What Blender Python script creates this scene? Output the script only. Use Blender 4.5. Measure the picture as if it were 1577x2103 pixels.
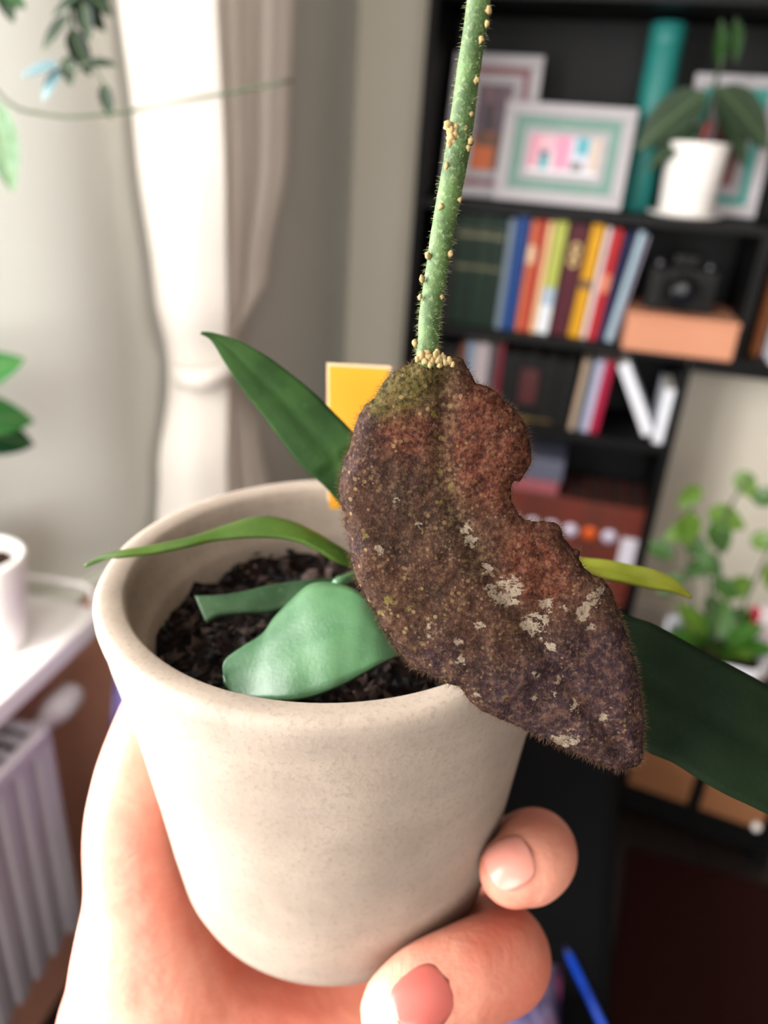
import bpy, bmesh, math, random
from mathutils import Vector, Matrix, noise
from mathutils.geometry import delaunay_2d_cdt

for _o in list(bpy.data.objects):
    bpy.data.objects.remove(_o, do_unlink=True)
SC = bpy.context.scene
COL = SC.collection
random.seed(7)
R = math.radians

# ------------------------------------------------------------------ camera
# hand-held phone: 1.30 m above the floor, tipped 25.9 degrees down, rolled 4 degrees
cam = bpy.data.cameras.new('camera')
cam_o = bpy.data.objects.new('camera', cam)
COL.objects.link(cam_o)
PITCH, ROLL = R(25.9), R(4.0)
_f = Vector((0, math.cos(PITCH), -math.sin(PITCH)))
_r0 = Vector((1, 0, 0)); _u0 = _r0.cross(_f)
_r = _r0 * math.cos(ROLL) + _u0 * math.sin(ROLL)
_u = _u0 * math.cos(ROLL) - _r0 * math.sin(ROLL)
cam_o.matrix_world = Matrix(((_r.x, _u.x, -_f.x, 0), (_r.y, _u.y, -_f.y, 0), (_r.z, _u.z, -_f.z, 1.30), (0, 0, 0, 1)))
cam.sensor_fit = 'VERTICAL'
cam.sensor_width = 36.0
cam.sensor_height = 36.0
cam.lens = 27.0
cam.clip_start = 0.005
cam.dof.use_dof = True
cam.dof.focus_distance = 0.112
cam.dof.aperture_fstop = 14.0
SC.camera = cam_o

# ------------------------------------------------------------------ room frame: a = along the bookcase, b = away from the camera
ROOM = Matrix.Translation((0.018036, 1.888914, 0)) @ Matrix.Rotation(R(-13), 4, 'Z')

# ------------------------------------------------------------------ world, daylight through the windows, exposure
wd = bpy.data.worlds.new('overcast_sky'); SC.world = wd
wd.use_nodes = True
wd.node_tree.nodes['Background'].inputs[0].default_value = (0.94, 0.97, 1.0, 1)
wd.node_tree.nodes['Background'].inputs[1].default_value = 2.0

def area(name, a, b, z, w, h, energy, rot, col=(1, 0.98, 0.95)):
    l = bpy.data.lights.new(name, 'AREA'); l.shape = 'RECTANGLE'
    l.size = w; l.size_y = h; l.energy = energy; l.color = col
    o = bpy.data.objects.new(name, l); COL.objects.link(o)
    o.matrix_world = ROOM @ Matrix.Translation((a, b, z)) @ rot
    return o
# light shines along local -Z: left window into +a, added, unseen rear window into +b
area('daylight_left_window', -0.50, -2.08, 1.45, 1.3, 1.4, 142.0, Matrix.Rotation(R(-90), 4, 'Y') @ Matrix.Rotation(R(90), 4, 'Z'))
area('added_rear_light', 0.55, -3.62, 1.5, 1.6, 1.35, 65.0, Matrix.Rotation(R(90), 4, 'X'))
SC.view_settings.view_transform = 'Standard'
SC.view_settings.look = 'None'
SC.view_settings.gamma = 1.0
SC.view_settings.use_curve_mapping = False
SC.view_settings.exposure = 0.0

# measured shapes of the plant and the hand (world metres; leaf outline in mm)
LEAF_O=(0.00578,0.10673,1.27255);LEAF_X=(0.99238,-0.06128,0.1069);LEAF_Y=(-0.08682,0.26783,0.95955);LEAF_N=(-0.08743,-0.96152,0.26047)
LEAF_OUT=[(-0.17,0.06),(-2.94,-0.25),(-4.79,-0.97),(-6.67,-2.15),(-8.1,-3.65),(-8.76,-5.18),(-10.35,-6.24),(-11.33,-7.78),(-12.18,-9.95),(-12.95,-12.78),(-13.73,-14.05),(-14.09,-15.64),(-14.72,-18.21),(-14.65,-20.48),(-14.19,-22.44),(-14.11,-24.08),(-13.64,-26.06),(-13.26,-29.05),(-12.89,-31.05),(-12.44,-32.9),(-11.66,-34.41),(-10.87,-36.1),(-9.59,-37.79),(-8.65,-40.35),(-7.35,-41.87),(-6.23,-43.93),(-4.93,-45.99),(-3.46,-47.36),(-1.15,-48),(0.34,-48.49),(1.49,-49.17),(3.13,-49.65),(4.78,-51.72),(6.75,-53.25),(9.06,-54.42),(11.36,-55.41),(13.66,-56.41),(15.3,-57.24),(17.26,-57.71),(19.56,-58.88),(21.85,-60.04),(23.82,-61.04),(26.09,-61.67),(27.4,-62.16),(29.01,-62.28),(30.28,-62.05),(31.17,-60.42),(30.92,-58.31),(30.94,-54.81),(30.46,-51.02),(29.88,-48.29),(29.46,-45.58),(28.58,-42.9),(27.53,-39.57),(26.49,-36.61),(25.63,-33.99),(24.18,-32.04),(22.62,-31.41),(21.35,-30.28),(20.7,-29.15),(20.82,-27.86),(19.73,-27.54),(19.1,-26.74),(18.31,-25.94),(18.29,-24.97),(17.49,-23.86),(15.94,-23.38),(14.4,-23.54),(12.54,-23.07),(11.75,-22.11),(10.8,-20.51),(10.69,-18.61),(10.92,-17.67),(12.15,-17.36),(13.05,-16.11),(13.64,-14.86),(13.55,-12.69),(12.96,-9.92),(12.03,-8.38),(10.8,-6.84),(9.57,-5.91),(8.35,-4.53),(6.83,-3.75),(5.61,-3.42),(5,-2.21),(4.24,-0.99),(3.78,0.07),(2.87,0.29),(1.66,0.11)]
LEAF_MID=[(0.68,-0.48),(1.34,-6.26),(0.62,-13.19),(2.34,-21),(6.23,-28.97),(11.62,-37.07),(17.45,-45.29),(24.08,-53.61),(29.72,-61.7)]
LEAF_TAN=[(14.8,-38.1,2.7),(16.2,-35.5,1.4),(14.5,-40.8,1),(4.1,-24.2,1.6),(5.2,-26.4,1.4),(8.4,-33.7,2.4),(11.6,-32.6,2.1),(10.5,-35.2,1.8),(7.3,-30.4,1.6),(23.8,-33.6,1.1),(18.7,-36.2,0.9),(22.6,-39.1,0.9),(12.7,-39.3,1),(3,-41.7,1.3),(20.4,-51.4,1.6),(14.6,-46.1,1.4),(24.8,-53.6,1.3),(-1.4,-41.1,0.9),(22.5,-35.1,2.1),(21.1,-37.3,1.4),(6.3,-39,1.6),(3.7,-44.8,1.3),(20.2,-56.9,2.4),(18.4,-57.3,1.7),(17.5,-49.9,1.1),(23.6,-43.1,0.6),(-5.8,-20.3,1),(-1.3,-39.5,1),(18.2,-47.6,1.3),(16.7,-42.3,1.6),(14.7,-50.8,1.1),(5.9,-50.2,0.9),(10.2,-34.8,1.4),(-2.6,-23.9,1.1),(-8.5,-27.6,1.4)]
LEAF_YEL=[(-7.5,-35.8,1.6),(-4.2,-32,1),(-4.2,-36.9,1),(1.2,-37.6,1.1),(0.5,-39.5,0.7),(-2.2,-15.3,0.6),(-9.7,-16.7,0.6),(-9.2,-11.3,0.7),(-2.3,-25,0.9),(-8.7,-38.1,1),(-10.6,-25.4,1),(0.6,-11.1,0.9),(0.6,-16,0.9),(2,-18.1,0.9),(-0.4,-7.6,1),(-2.5,-42.6,0.7),(0.1,-44.1,0.6),(10.3,-50.1,0.7),(0.3,-2.8,1),(0.6,-20.3,0.9),(2.4,-13.2,0.6)]
LEAF_RED=[(7.2,-11.2,5.7),(5.8,-14.6,4.3),(9.3,-18.2,5),(13.6,-27.5,5),(16.5,-32.6,3.6),(-5.3,-9.6,2.8),(-3.9,-10.3,4.3),(7.2,-5.7,4.3),(10,-14.7,3.6),(13.7,-31.1,4.3)]
LEAF_OLV=[(-3.8,-3.5,3.9),(-6.6,-4.8,3.2),(-1.7,-1.4,2.8),(0.3,-0.1,1.8),(-8.4,-6.1,2.1)]
LEAF_PUR=[(25.4,-51.2,9.2),(27.3,-43.6,6.4),(18.3,-53.8,7.8),(11,-49.3,6.4),(28.5,-58.2,5),(21,-46,6.4),(-9.5,-8.2,2.8),(-12.1,-15.2,2.8),(-12.5,-27.6,2.1),(0.1,-45.7,4.3)]
STEM=[(0.0068,0.126,1.3375,0.0015),(0.0076,0.1239,1.324,0.0015),(0.0079,0.1233,1.3169,0.0016),(0.0073,0.121,1.3087,0.0016),(0.0068,0.1185,1.3003,0.0017),(0.0058,0.1154,1.2916,0.0017),(0.005,0.112,1.2835,0.0016),(0.0046,0.1101,1.2784,0.0016),(0.0046,0.1087,1.2743,0.0015),(0.0047,0.1085,1.2717,0.0015),(0.0072,0.1136,1.2639,0.0015),(0.0113,0.1224,1.25,0.0014),(0.0126,0.1386,1.2306,0.0014),(0.0121,0.1561,1.214,0.0015),(0.0123,0.1693,1.2022,0.0016)]
NUBS=[(0.00923,0.1217,1.31614,0.0008),(0.00919,0.12126,1.31454,0.00072),(0.00859,0.12073,1.31266,0.00072),(0.00839,0.11936,1.30782,0.00072),(0.00811,0.11818,1.30366,0.00056),(0.00741,0.11765,1.30182,0.00064),(0.00693,0.11697,1.29969,0.00072),(0.00505,0.11769,1.30209,0.00096),(0.00537,0.1175,1.3014,0.00104),(0.00558,0.11726,1.30057,0.00104),(0.00607,0.11743,1.30114,0.00104),(0.00589,0.11712,1.30011,0.00088),(0.00651,0.11731,1.30069,0.00088),(0.00613,0.11766,1.30192,0.0008),(0.00537,0.11704,1.29989,0.00072),(0.00533,0.11599,1.29717,0.00064),(0.00488,0.11399,1.29198,0.00072),(0.00748,0.11443,1.29306,0.00056),(0.00355,0.11159,1.28575,0.00072),(0.00671,0.11176,1.28614,0.00072),(0.00298,0.11043,1.28275,0.0008),(0.00295,0.10954,1.28045,0.00064),(0.006,0.10963,1.28064,0.00056),(0.00265,0.10643,1.27468,0.0008),(0.00322,0.10564,1.27265,0.0008),(0.00373,0.1058,1.27306,0.00104),(0.00418,0.1056,1.27252,0.00088),(0.00469,0.10579,1.27299,0.00112),(0.00527,0.10561,1.27253,0.00096),(0.00555,0.10588,1.27324,0.00096),(0.00607,0.10571,1.27277,0.00104),(0.00659,0.10582,1.27305,0.00096),(0.00711,0.10561,1.27252,0.0008),(0.00757,0.1057,1.27274,0.00088),(0.00814,0.10552,1.27234,0.00064),(0.00451,0.10597,1.27348,0.00088),(0.00579,0.10606,1.27369,0.0008),(0.00503,0.10542,1.27215,0.0008),(0.00632,0.1054,1.27211,0.00072),(0.00828,0.11724,1.30038,0.0008),(0.00809,0.11689,1.29946,0.00064)]
LV_TALL=([(-0.0384,0.1511,1.2631),(-0.036,0.1511,1.2631),(-0.0309,0.1496,1.2625),(-0.0257,0.1477,1.2607),(-0.0208,0.1464,1.258),(-0.0157,0.1448,1.2548),(-0.0117,0.1433,1.2517),(-0.006,0.1409,1.2467),(-0.0017,0.1393,1.2388),(0.0004,0.1405,1.2275)],[(-0.0386,0.151,1.2629),(-0.0363,0.1505,1.2619),(-0.0335,0.1488,1.2584),(-0.0296,0.1474,1.2533),(-0.0256,0.1464,1.2489),(-0.0214,0.1451,1.2439),(-0.0173,0.144,1.2394),(-0.0123,0.1432,1.2354),(-0.0074,0.1438,1.2298),(-0,0.1409,1.2261)])
LV_THIN=([(-0.0576,0.1286,1.2214),(-0.0552,0.1293,1.2228),(-0.052,0.1298,1.2239),(-0.0455,0.1323,1.2245),(-0.0375,0.1351,1.2258),(-0.0314,0.139,1.2269),(-0.0259,0.1417,1.2278),(-0.0203,0.1416,1.2276),(-0.0146,0.1399,1.2264),(-0.0093,0.1379,1.2245),(-0.0021,0.138,1.2201)],[(-0.0574,0.1285,1.2212),(-0.0547,0.1291,1.2224),(-0.0501,0.1287,1.2239),(-0.0448,0.13,1.2243),(-0.0376,0.1318,1.2257),(-0.0324,0.1342,1.2262),(-0.0247,0.1347,1.2272),(-0.0179,0.1347,1.2271),(-0.0129,0.134,1.2257),(-0.0084,0.1338,1.2231),(-0.002,0.1367,1.2197)])
LV_FRONT=([(-0.0264,0.1094,1.2116),(-0.027,0.1131,1.2125),(-0.0242,0.116,1.2138),(-0.021,0.1188,1.2149),(-0.0193,0.1227,1.2162),(-0.0166,0.1259,1.2182),(-0.0131,0.1283,1.2207),(-0.0083,0.1276,1.2217),(-0.0039,0.1245,1.2221),(-0.0013,0.1216,1.2207),(0.0012,0.1171,1.2185),(0.0039,0.1139,1.2163)],[(-0.0263,0.1088,1.2115),(-0.0242,0.1071,1.2104),(-0.0205,0.1056,1.2106),(-0.0168,0.1041,1.2121),(-0.0134,0.1034,1.2131),(-0.0101,0.1038,1.2138),(-0.0069,0.1044,1.2151),(-0.0045,0.1058,1.2156),(-0.0021,0.1073,1.2164),(0.0003,0.1088,1.2172),(0.0024,0.111,1.2171),(0.0041,0.1134,1.2164)])
LV_CURLED=([(-0.0373,0.1325,1.2134),(-0.0324,0.1327,1.2139),(-0.0277,0.134,1.2143),(-0.0234,0.1355,1.2151),(-0.0191,0.1368,1.2155),(-0.014,0.1373,1.2164),(-0.008,0.1385,1.2166)],[(-0.0332,0.1245,1.2131),(-0.0309,0.1261,1.2139),(-0.0264,0.1273,1.2142),(-0.0227,0.1283,1.2139),(-0.019,0.1295,1.2141),(-0.0154,0.1321,1.215),(-0.0089,0.1362,1.2165)])
LV_YELLOWISH=([(0.0297,0.1396,1.2258),(0.0353,0.1376,1.2262),(0.0403,0.1356,1.2268),(0.0446,0.1339,1.2277),(0.0491,0.1327,1.2277),(0.0531,0.1316,1.2277),(0.0572,0.1309,1.2262),(0.0609,0.1295,1.2233)],[(0.0294,0.1374,1.2258),(0.0347,0.1343,1.2262),(0.0401,0.132,1.2262),(0.0437,0.1306,1.2256),(0.0477,0.1295,1.2256),(0.0521,0.1292,1.2249),(0.0564,0.129,1.2246),(0.0607,0.1294,1.2231)])
LV_BROAD=([(0.0143,0.1369,1.2271),(0.0276,0.1282,1.2297),(0.0356,0.1213,1.2292),(0.044,0.1166,1.2264),(0.0481,0.1134,1.2267),(0.0526,0.1107,1.2257),(0.0582,0.1068,1.2246),(0.0649,0.1027,1.2231),(0.0717,0.0979,1.2199),(0.0791,0.0908,1.2122)],[(0.0139,0.1365,1.2262),(0.0254,0.1223,1.2267),(0.0318,0.1095,1.2233),(0.0383,0.0999,1.2172),(0.0444,0.0953,1.2147),(0.0486,0.0938,1.2139),(0.0536,0.0909,1.2125),(0.059,0.0891,1.211),(0.0669,0.0873,1.2096),(0.0786,0.0893,1.2116)])
CARD_BL=(-0.0146,0.18109,1.20214);CARD_TL=(-0.0162,0.18096,1.25078);CARD_TR=(-0.00076,0.18221,1.25071)
H_THUMB=[(-0.0542,0.1544,1.1675,0.008),(-0.0556,0.1493,1.1621,0.0088),(-0.0566,0.142,1.1548,0.01),(-0.0566,0.137,1.1474,0.0112),(-0.056,0.1332,1.1398,0.012),(-0.0534,0.1288,1.1282,0.014),(-0.0515,0.1232,1.1143,0.0182),(-0.0487,0.1182,1.0971,0.0245),(-0.0481,0.1119,1.0611,0.028)]
H_RING=[(0.0112,0.0925,1.1471,0.0092),(0.016,0.0961,1.1477,0.0097),(0.0247,0.1017,1.1462,0.0101),(0.0329,0.1101,1.1395,0.0108),(0.031,0.1255,1.1235,0.0112),(0.0231,0.1375,1.1024,0.0115),(0.0083,0.1428,1.0789,0.012)]
H_MIDDLE=[(0.0319,0.1113,1.1658,0.0074),(0.0349,0.1138,1.165,0.0086),(0.0383,0.1198,1.1613,0.0091),(0.0408,0.13,1.1512,0.0092),(0.0409,0.1448,1.1312,0.0098),(0.0304,0.1566,1.1073,0.0105),(0.0107,0.1583,1.0812,0.012)]
H_PALM=[(-0.0477,0.1183,1.0971,0.0215),(-0.0296,0.1197,1.0886,0.02),(-0.0096,0.1239,1.0813,0.018),(0.01,0.1348,1.0784,0.015),(0.011,0.1564,1.0772,0.013)]
H_PALM_BACK=[(-0.0477,0.1183,1.0971,0.0215),(-0.0428,0.1424,1.085,0.018),(-0.0255,0.1572,1.079,0.016),(-0.0047,0.1639,1.0766,0.014)]
H_INDEX=[(0.019,0.1796,1.1295,0.0085),(0.0111,0.1785,1.1136,0.0095),(-0.0001,0.1736,1.0965,0.0105),(-0.0174,0.1649,1.0786,0.0125)]
H_LITTLE=[(-0.0006,0.0961,1.1134,0.0078),(0.006,0.0977,1.1074,0.0085),(0.0164,0.1035,1.1011,0.0092),(0.0243,0.114,1.0883,0.0098),(0.0176,0.1242,1.0705,0.0105),(0.0063,0.131,1.073,0.012)]
H_FOREARM=[(-0.0477,0.1183,1.0971,0.0215),(-0.0481,0.1119,1.0611,0.026),(-0.0543,0.1,0.9793,0.029),(-0.0779,0.0552,0.7269,0.034)]
H_FOREARM_B=[(-0.0296,0.1197,1.0886,0.02),(-0.0305,0.114,1.054,0.024),(-0.0384,0.1049,0.9665,0.028),(-0.0608,0.0576,0.709,0.033)]
NAIL_A=((0.02958,0.10845,1.17192),(0.02649,0.10759,1.17015))
NAIL_B=((0.01383,0.08902,1.1571),(0.01054,0.08651,1.1565))

# ------------------------------------------------------------------ helpers
MW = {}
I4 = Matrix.Identity(4)

class NT:
    def __init__(s, name):
        s.m = bpy.data.materials.new(name); s.m.use_nodes = True
        s.t = s.m.node_tree; s.b = s.t.nodes['Principled BSDF']
        s.out = s.t.nodes['Material Output']
    def n(s, typ, **kw):
        x = s.t.nodes.new(typ)
        for k, v in kw.items(): setattr(x, k, v)
        return x
    def put(s, sock, v):
        if isinstance(v, bpy.types.NodeSocket): s.t.links.new(v, sock)
        else: sock.default_value = v
    def coord(s, kind='Object'):
        return s.n('ShaderNodeTexCoord').outputs[kind]
    def mapping(s, vec, scale=(1, 1, 1), rot=(0, 0, 0)):
        x = s.n('ShaderNodeMapping'); s.put(x.inputs['Vector'], vec)
        x.inputs['Scale'].default_value = scale; x.inputs['Rotation'].default_value = rot
        return x.outputs[0]
    def noise(s, vec, scale, detail=3, rough=.55, dist=0.0):
        x = s.n('ShaderNodeTexNoise'); s.put(x.inputs['Vector'], vec)
        x.inputs['Scale'].default_value = scale; x.inputs['Detail'].default_value = detail
        x.inputs['Roughness'].default_value = rough; x.inputs['Distortion'].default_value = dist
        return x.outputs['Fac']
    def voro(s, vec, scale, rand=1.0):
        x = s.n('ShaderNodeTexVoronoi'); s.put(x.inputs['Vector'], vec)
        x.inputs['Scale'].default_value = scale; x.inputs['Randomness'].default_value = rand
        return x.outputs['Distance'], x.outputs['Color']
    def math(s, op, a, b=0.0, c=0.0, clamp=False):
        x = s.n('ShaderNodeMath', operation=op, use_clamp=clamp)
        s.put(x.inputs[0], a); s.put(x.inputs[1], b); s.put(x.inputs[2], c)
        return x.outputs[0]
    def step(s, v, lo, hi):
        x = s.n('ShaderNodeMapRange', interpolation_type='SMOOTHSTEP')
        s.put(x.inputs[0], v); x.inputs[1].default_value = lo; x.inputs[2].default_value = hi
        return x.outputs[0]
    def mix(s, f, a, b):
        x = s.n('ShaderNodeMix', data_type='RGBA')
        s.put(x.inputs[0], f)
        s.put(x.inputs[6], a if isinstance(a, bpy.types.NodeSocket) else (*a, 1))
        s.put(x.inputs[7], b if isinstance(b, bpy.types.NodeSocket) else (*b, 1))
        return x.outputs[2]
    def attr(s, name):
        x = s.n('ShaderNodeAttribute', attribute_name=name)
        y = s.n('ShaderNodeSeparateColor'); s.t.links.new(x.outputs['Color'], y.inputs[0])
        return x.outputs['Color'], y.outputs[0], y.outputs[1], y.outputs[2]
    def sep(s, vec):
        x = s.n('ShaderNodeSeparateXYZ'); s.put(x.inputs[0], vec); return x.outputs
    def bump(s, h, strength=.3, dist=.001):
        x = s.n('ShaderNodeBump'); x.inputs['Strength'].default_value = strength
        x.inputs['Distance'].default_value = dist; s.put(x.inputs['Height'], h)
        s.t.links.new(x.outputs[0], s.b.inputs['Normal'])
    def set(s, col=None, rough=None, metal=None, spec=None):
        if col is not None: s.put(s.b.inputs['Base Color'], col if isinstance(col, bpy.types.NodeSocket) else (*col, 1))
        if rough is not None: s.put(s.b.inputs['Roughness'], rough)
        if metal is not None: s.b.inputs['Metallic'].default_value = metal
        if spec is not None: s.b.inputs['Specular IOR Level'].default_value = spec
        return s
    def translucent(s, fac, col):
        t = s.n('ShaderNodeBsdfTranslucent'); s.put(t.inputs[0], col if isinstance(col, bpy.types.NodeSocket) else (*col, 1))
        x = s.n('ShaderNodeMixShader'); x.inputs[0].default_value = fac
        s.t.links.new(s.b.outputs[0], x.inputs[1]); s.t.links.new(t.outputs[0], x.inputs[2])
        s.t.links.new(x.outputs[0], s.out.inputs[0])

_pl = {}
def lin(c):
    return tuple(((v / 255) / 12.92 if v / 255 <= .04045 else ((v / 255 + .055) / 1.055) ** 2.4) for v in c)
def plain(rgb, rough=.5, metal=0.0, var=.12, scale=40, spec=.5):
    """plain coloured surface with a slight grain; rgb in 0..255"""
    k = (tuple(rgb), rough, metal, var, scale, spec)
    if k in _pl: return _pl[k]
    s = NT('surface_%d_%d_%d' % tuple(int(v) for v in rgb))
    c = lin(rgb); f = s.noise(s.coord(), scale, 2)
    s.set(s.mix(f, tuple(v * (1 - var) for v in c), tuple(min(1, v * (1 + var)) for v in c)), rough, metal, spec)
    _pl[k] = s.m
    return s.m

def mesh(name, verts, faces, smooth=False):
    me = bpy.data.meshes.new(name); me.from_pydata([tuple(v) for v in verts], [], faces); me.update()
    if smooth: me.polygons.foreach_set('use_smooth', [True] * len(me.polygons))
    return me
def obj(name, me, mat=None, parent=None, M=I4):
    """link a mesh as one object; M is its world matrix"""
    o = bpy.data.objects.new(name, me); COL.objects.link(o)
    if mat is not None and not me.materials: me.materials.append(mat)
    MW[o] = M.copy()
    if parent is not None:
        o.parent = parent; o.matrix_basis = MW[parent].inverted() @ M
    else: o.matrix_basis = M
    return o
def tag(o, label=None, cat=None, group=None, kind=None):
    if label: o['label'] = label
    if cat: o['category'] = cat
    if group: o['group'] = group
    if kind: o['kind'] = kind
    return o
def thing(name, label, cat, M, group=None):
    o = bpy.data.objects.new(name, None); COL.objects.link(o); o.empty_display_size = .02
    o.matrix_basis = M; MW[o] = M.copy()
    return tag(o, label, cat, group)
def T(a, b, z, rz=0, base=ROOM):
    return base @ Matrix.Translation((a, b, z)) @ Matrix.Rotation(R(rz), 4, 'Z')

class MB:
    def __init__(s): s.v = []; s.f = []; s.sm = []
    def add(s, vs, fs, smooth=False):
        k = len(s.v); s.v += [Vector(v) for v in vs]
        s.f += [tuple(i + k for i in f) for f in fs]; s.sm += [smooth] * len(fs); return s
    def box(s, x0, x1, y0, y1, z0, z1, M=None, bev=0.0):
        if bev:
            bm = bmesh.new(); bmesh.ops.create_cube(bm, size=1)
            for v in bm.verts: v.co = Vector((x0 + (v.co.x + .5) * (x1 - x0), y0 + (v.co.y + .5) * (y1 - y0), z0 + (v.co.z + .5) * (z1 - z0)))
            bmesh.ops.bevel(bm, geom=bm.edges[:], offset=bev, segments=2, affect='EDGES', profile=.5)
            bm.verts.index_update()
            vs = [v.co.copy() for v in bm.verts]; fs = [tuple(v.index for v in f.verts) for f in bm.faces]; bm.free()
        else:
            vs = [Vector((x, y, z)) for x in (x0, x1) for y in (y0, y1) for z in (z0, z1)]
            fs = [(0, 1, 3, 2), (4, 6, 7, 5), (0, 4, 5, 1), (2, 3, 7, 6), (0, 2, 6, 4), (1, 5, 7, 3)]
        if M is not None: vs = [M @ v for v in vs]
        return s.add(vs, fs)
    def lathe(s, prof, n=48, M=None, close=False):
        """prof: list of (r, z) from the outside in; r = 0 makes a pole"""
        vs = []; rings = []
        for r, z in prof:
            if r < 1e-7: rings.append([len(vs)]); vs.append(Vector((0, 0, z)))
            else:
                rings.append(list(range(len(vs), len(vs) + n)))
                vs += [Vector((r * math.cos(2 * math.pi * i / n), r * math.sin(2 * math.pi * i / n), z)) for i in range(n)]
        fs = []
        pairs = list(zip(rings, rings[1:])) + ([(rings[-1], rings[0])] if close else [])
        for A, B in pairs:
            for i in range(n):
                j = (i + 1) % n
                if len(A) == 1 and len(B) == 1: continue
                if len(A) == 1: fs.append((A[0], B[j], B[i]))
                elif len(B) == 1: fs.append((A[i], A[j], B[0]))
                else: fs.append((A[i], A[j], B[j], B[i]))
        if M is not None: vs = [M @ v for v in vs]
        return s.add(vs, fs, True)
    def tube(s, pts, rad, n=8, cap=True, round_end=False):
        pts = [Vector(p[:3]) for p in pts]
        rs = rad if isinstance(rad, (list, tuple)) else [rad] * len(pts)
        if round_end:
            d0 = (pts[0] - pts[1]).normalized(); d1 = (pts[-1] - pts[-2]).normalized()
            P0, R0, P1, R1 = [], [], [], []
            for k in (0, 1, 2, 3):
                t = k / 4 * math.pi / 2
                P0.append(pts[0] + d0 * rs[0] * math.cos(t)); R0.append(max(rs[0] * math.sin(t), rs[0] * .05))
                P1.append(pts[-1] + d1 * rs[-1] * math.sin(t + math.pi / 8)); R1.append(max(rs[-1] * math.cos(t + math.pi / 8), rs[-1] * .05))
            pts = P0 + pts + P1; rs = R0 + list(rs) + R1
        vs = []; up = None
        for i, p in enumerate(pts):
            d = (pts[min(i + 1, len(pts) - 1)] - pts[max(i - 1, 0)]).normalized()
            if up is None: up = d.orthogonal().normalized()
            up = (up - d * up.dot(d)).normalized(); w = d.cross(up)
            vs += [p + (up * math.cos(2 * math.pi * k / n) + w * math.sin(2 * math.pi * k / n)) * rs[i] for k in range(n)]
        fs = [(i * n + k, i * n + (k + 1) % n, (i + 1) * n + (k + 1) % n, (i + 1) * n + k) for i in range(len(pts) - 1) for k in range(n)]
        if cap: fs += [tuple(reversed(range(n))), tuple(range((len(pts) - 1) * n, len(pts) * n))]
        return s.add(vs, fs, True)
    def mesh(s, name):
        me = bpy.data.meshes.new(name); me.from_pydata([tuple(v) for v in s.v], [], s.f); me.update()
        me.polygons.foreach_set('use_smooth', s.sm)
        return me
    def build(s, name, mat, parent=None, M=I4):
        return obj(name, s.mesh(name), mat, parent, M)

def spline(pts, n):
    """Catmull-Rom through points (any dimension), n samples"""
    m = len(pts); out = []
    for k in range(n):
        t = k / (n - 1) * (m - 1); i = min(int(t), m - 2); f = t - i
        p = [pts[max(i - 1, 0)], pts[i], pts[i + 1], pts[min(i + 2, m - 1)]]
        out.append(tuple(.5 * (2 * p[1][c] + (p[2][c] - p[0][c]) * f + (2 * p[0][c] - 5 * p[1][c] + 4 * p[2][c] - p[3][c]) * f * f
                   + (3 * p[1][c] - p[0][c] - 3 * p[2][c] + p[3][c]) * f ** 3) for c in range(len(pts[0]))))
    return out
def arclen(pts, n):
    """n points evenly spaced along a polyline"""
    P = [Vector(p) for p in pts]; d = [0]
    for a, b in zip(P, P[1:]): d.append(d[-1] + (b - a).length)
    out = []; j = 0
    for k in range(n):
        t = d[-1] * k / (n - 1)
        while j < len(P) - 2 and d[j + 1] < t: j += 1
        q = 0 if d[j + 1] == d[j] else (t - d[j]) / (d[j + 1] - d[j])
        out.append(P[j].lerp(P[j + 1], min(1, q)))
    return out
def solid(o, th, off=0):
    m = o.modifiers.new('thickness', 'SOLIDIFY'); m.thickness = th; m.offset = off; return o
def colour_attr(me, name, cols):
    a = me.color_attributes.new(name, 'FLOAT_COLOR', 'POINT')
    a.data.foreach_set('color', [c for q in cols for c in (*q, 1.0)])

# ------------------------------------------------------------------ the room
def struct(name, mb, mat, M=ROOM):
    o = mb.build(name, mat, None, M); o['kind'] = 'structure'; return o
A0, A1, B0, B1, ZC = -0.237, 3.0, -3.4, 0.30, 2.5
def wall_mat(rgb):
    s = NT('painted_plaster'); c = lin(rgb); v = s.coord()
    s.set(s.mix(s.noise(v, 3, 4), tuple(x * .95 for x in c), tuple(min(1, x * 1.05) for x in c)), .85, spec=.2)
    s.bump(s.noise(v, 220, 3), .15, .0006); return s.m
WALL = wall_mat((222, 214, 198)); LWALL = wall_mat((222, 224, 216))
# left wall with the window opening b -2.7 .. -1.10, z .695 .. 2.2
m = MB()
m.box(A0 - .16, A0, -.86, B1 + .1, .66, ZC); m.box(A0 - .16, A0, -2.7, B1 + .1, 0, .66)
m.box(A0 - .16, A0, -2.7, -.86, 2.2, ZC); m.box(A0 - .16, A0, B0, -2.7, 0, ZC)
# rounded, splayed plaster reveal at the far side of the window
NS = 16; sp0 = [(A0 - .16 * (k / NS) ** 1.6, -.86 - .31 * k / NS) for k in range(NS + 1)]
m.add([(a, b, z) for z in (.66, 2.2) for a, b in sp0], [(k + 1, k, NS + 1 + k, NS + 2 + k) for k in range(NS)], True)
m.box(A0 - .17, A0 - .16, -1.17, -.86, .66, 2.2)
struct('wall_left', m, LWALL)
m = MB(); m.box(A0, A1, B1, B1 + .1, 0, ZC); struct('wall_back', m, WALL)
DARKWALL = wall_mat((136, 112, 98))
m = MB(); m.box(A1, A1 + .1, B0, B1, 0, ZC); struct('wall_right', m, DARKWALL)
m = MB()
m.box(A0, A1, B0 - .16, B0, 0, .85); m.box(A0, A1, B0 - .16, B0, 2.2, ZC)
m.box(A0, -.15, B0 - .16, B0, .85, 2.2); m.box(1.3, A1, B0 - .16, B0, .85, 2.2)
struct('wall_front', m, DARKWALL)
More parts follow.
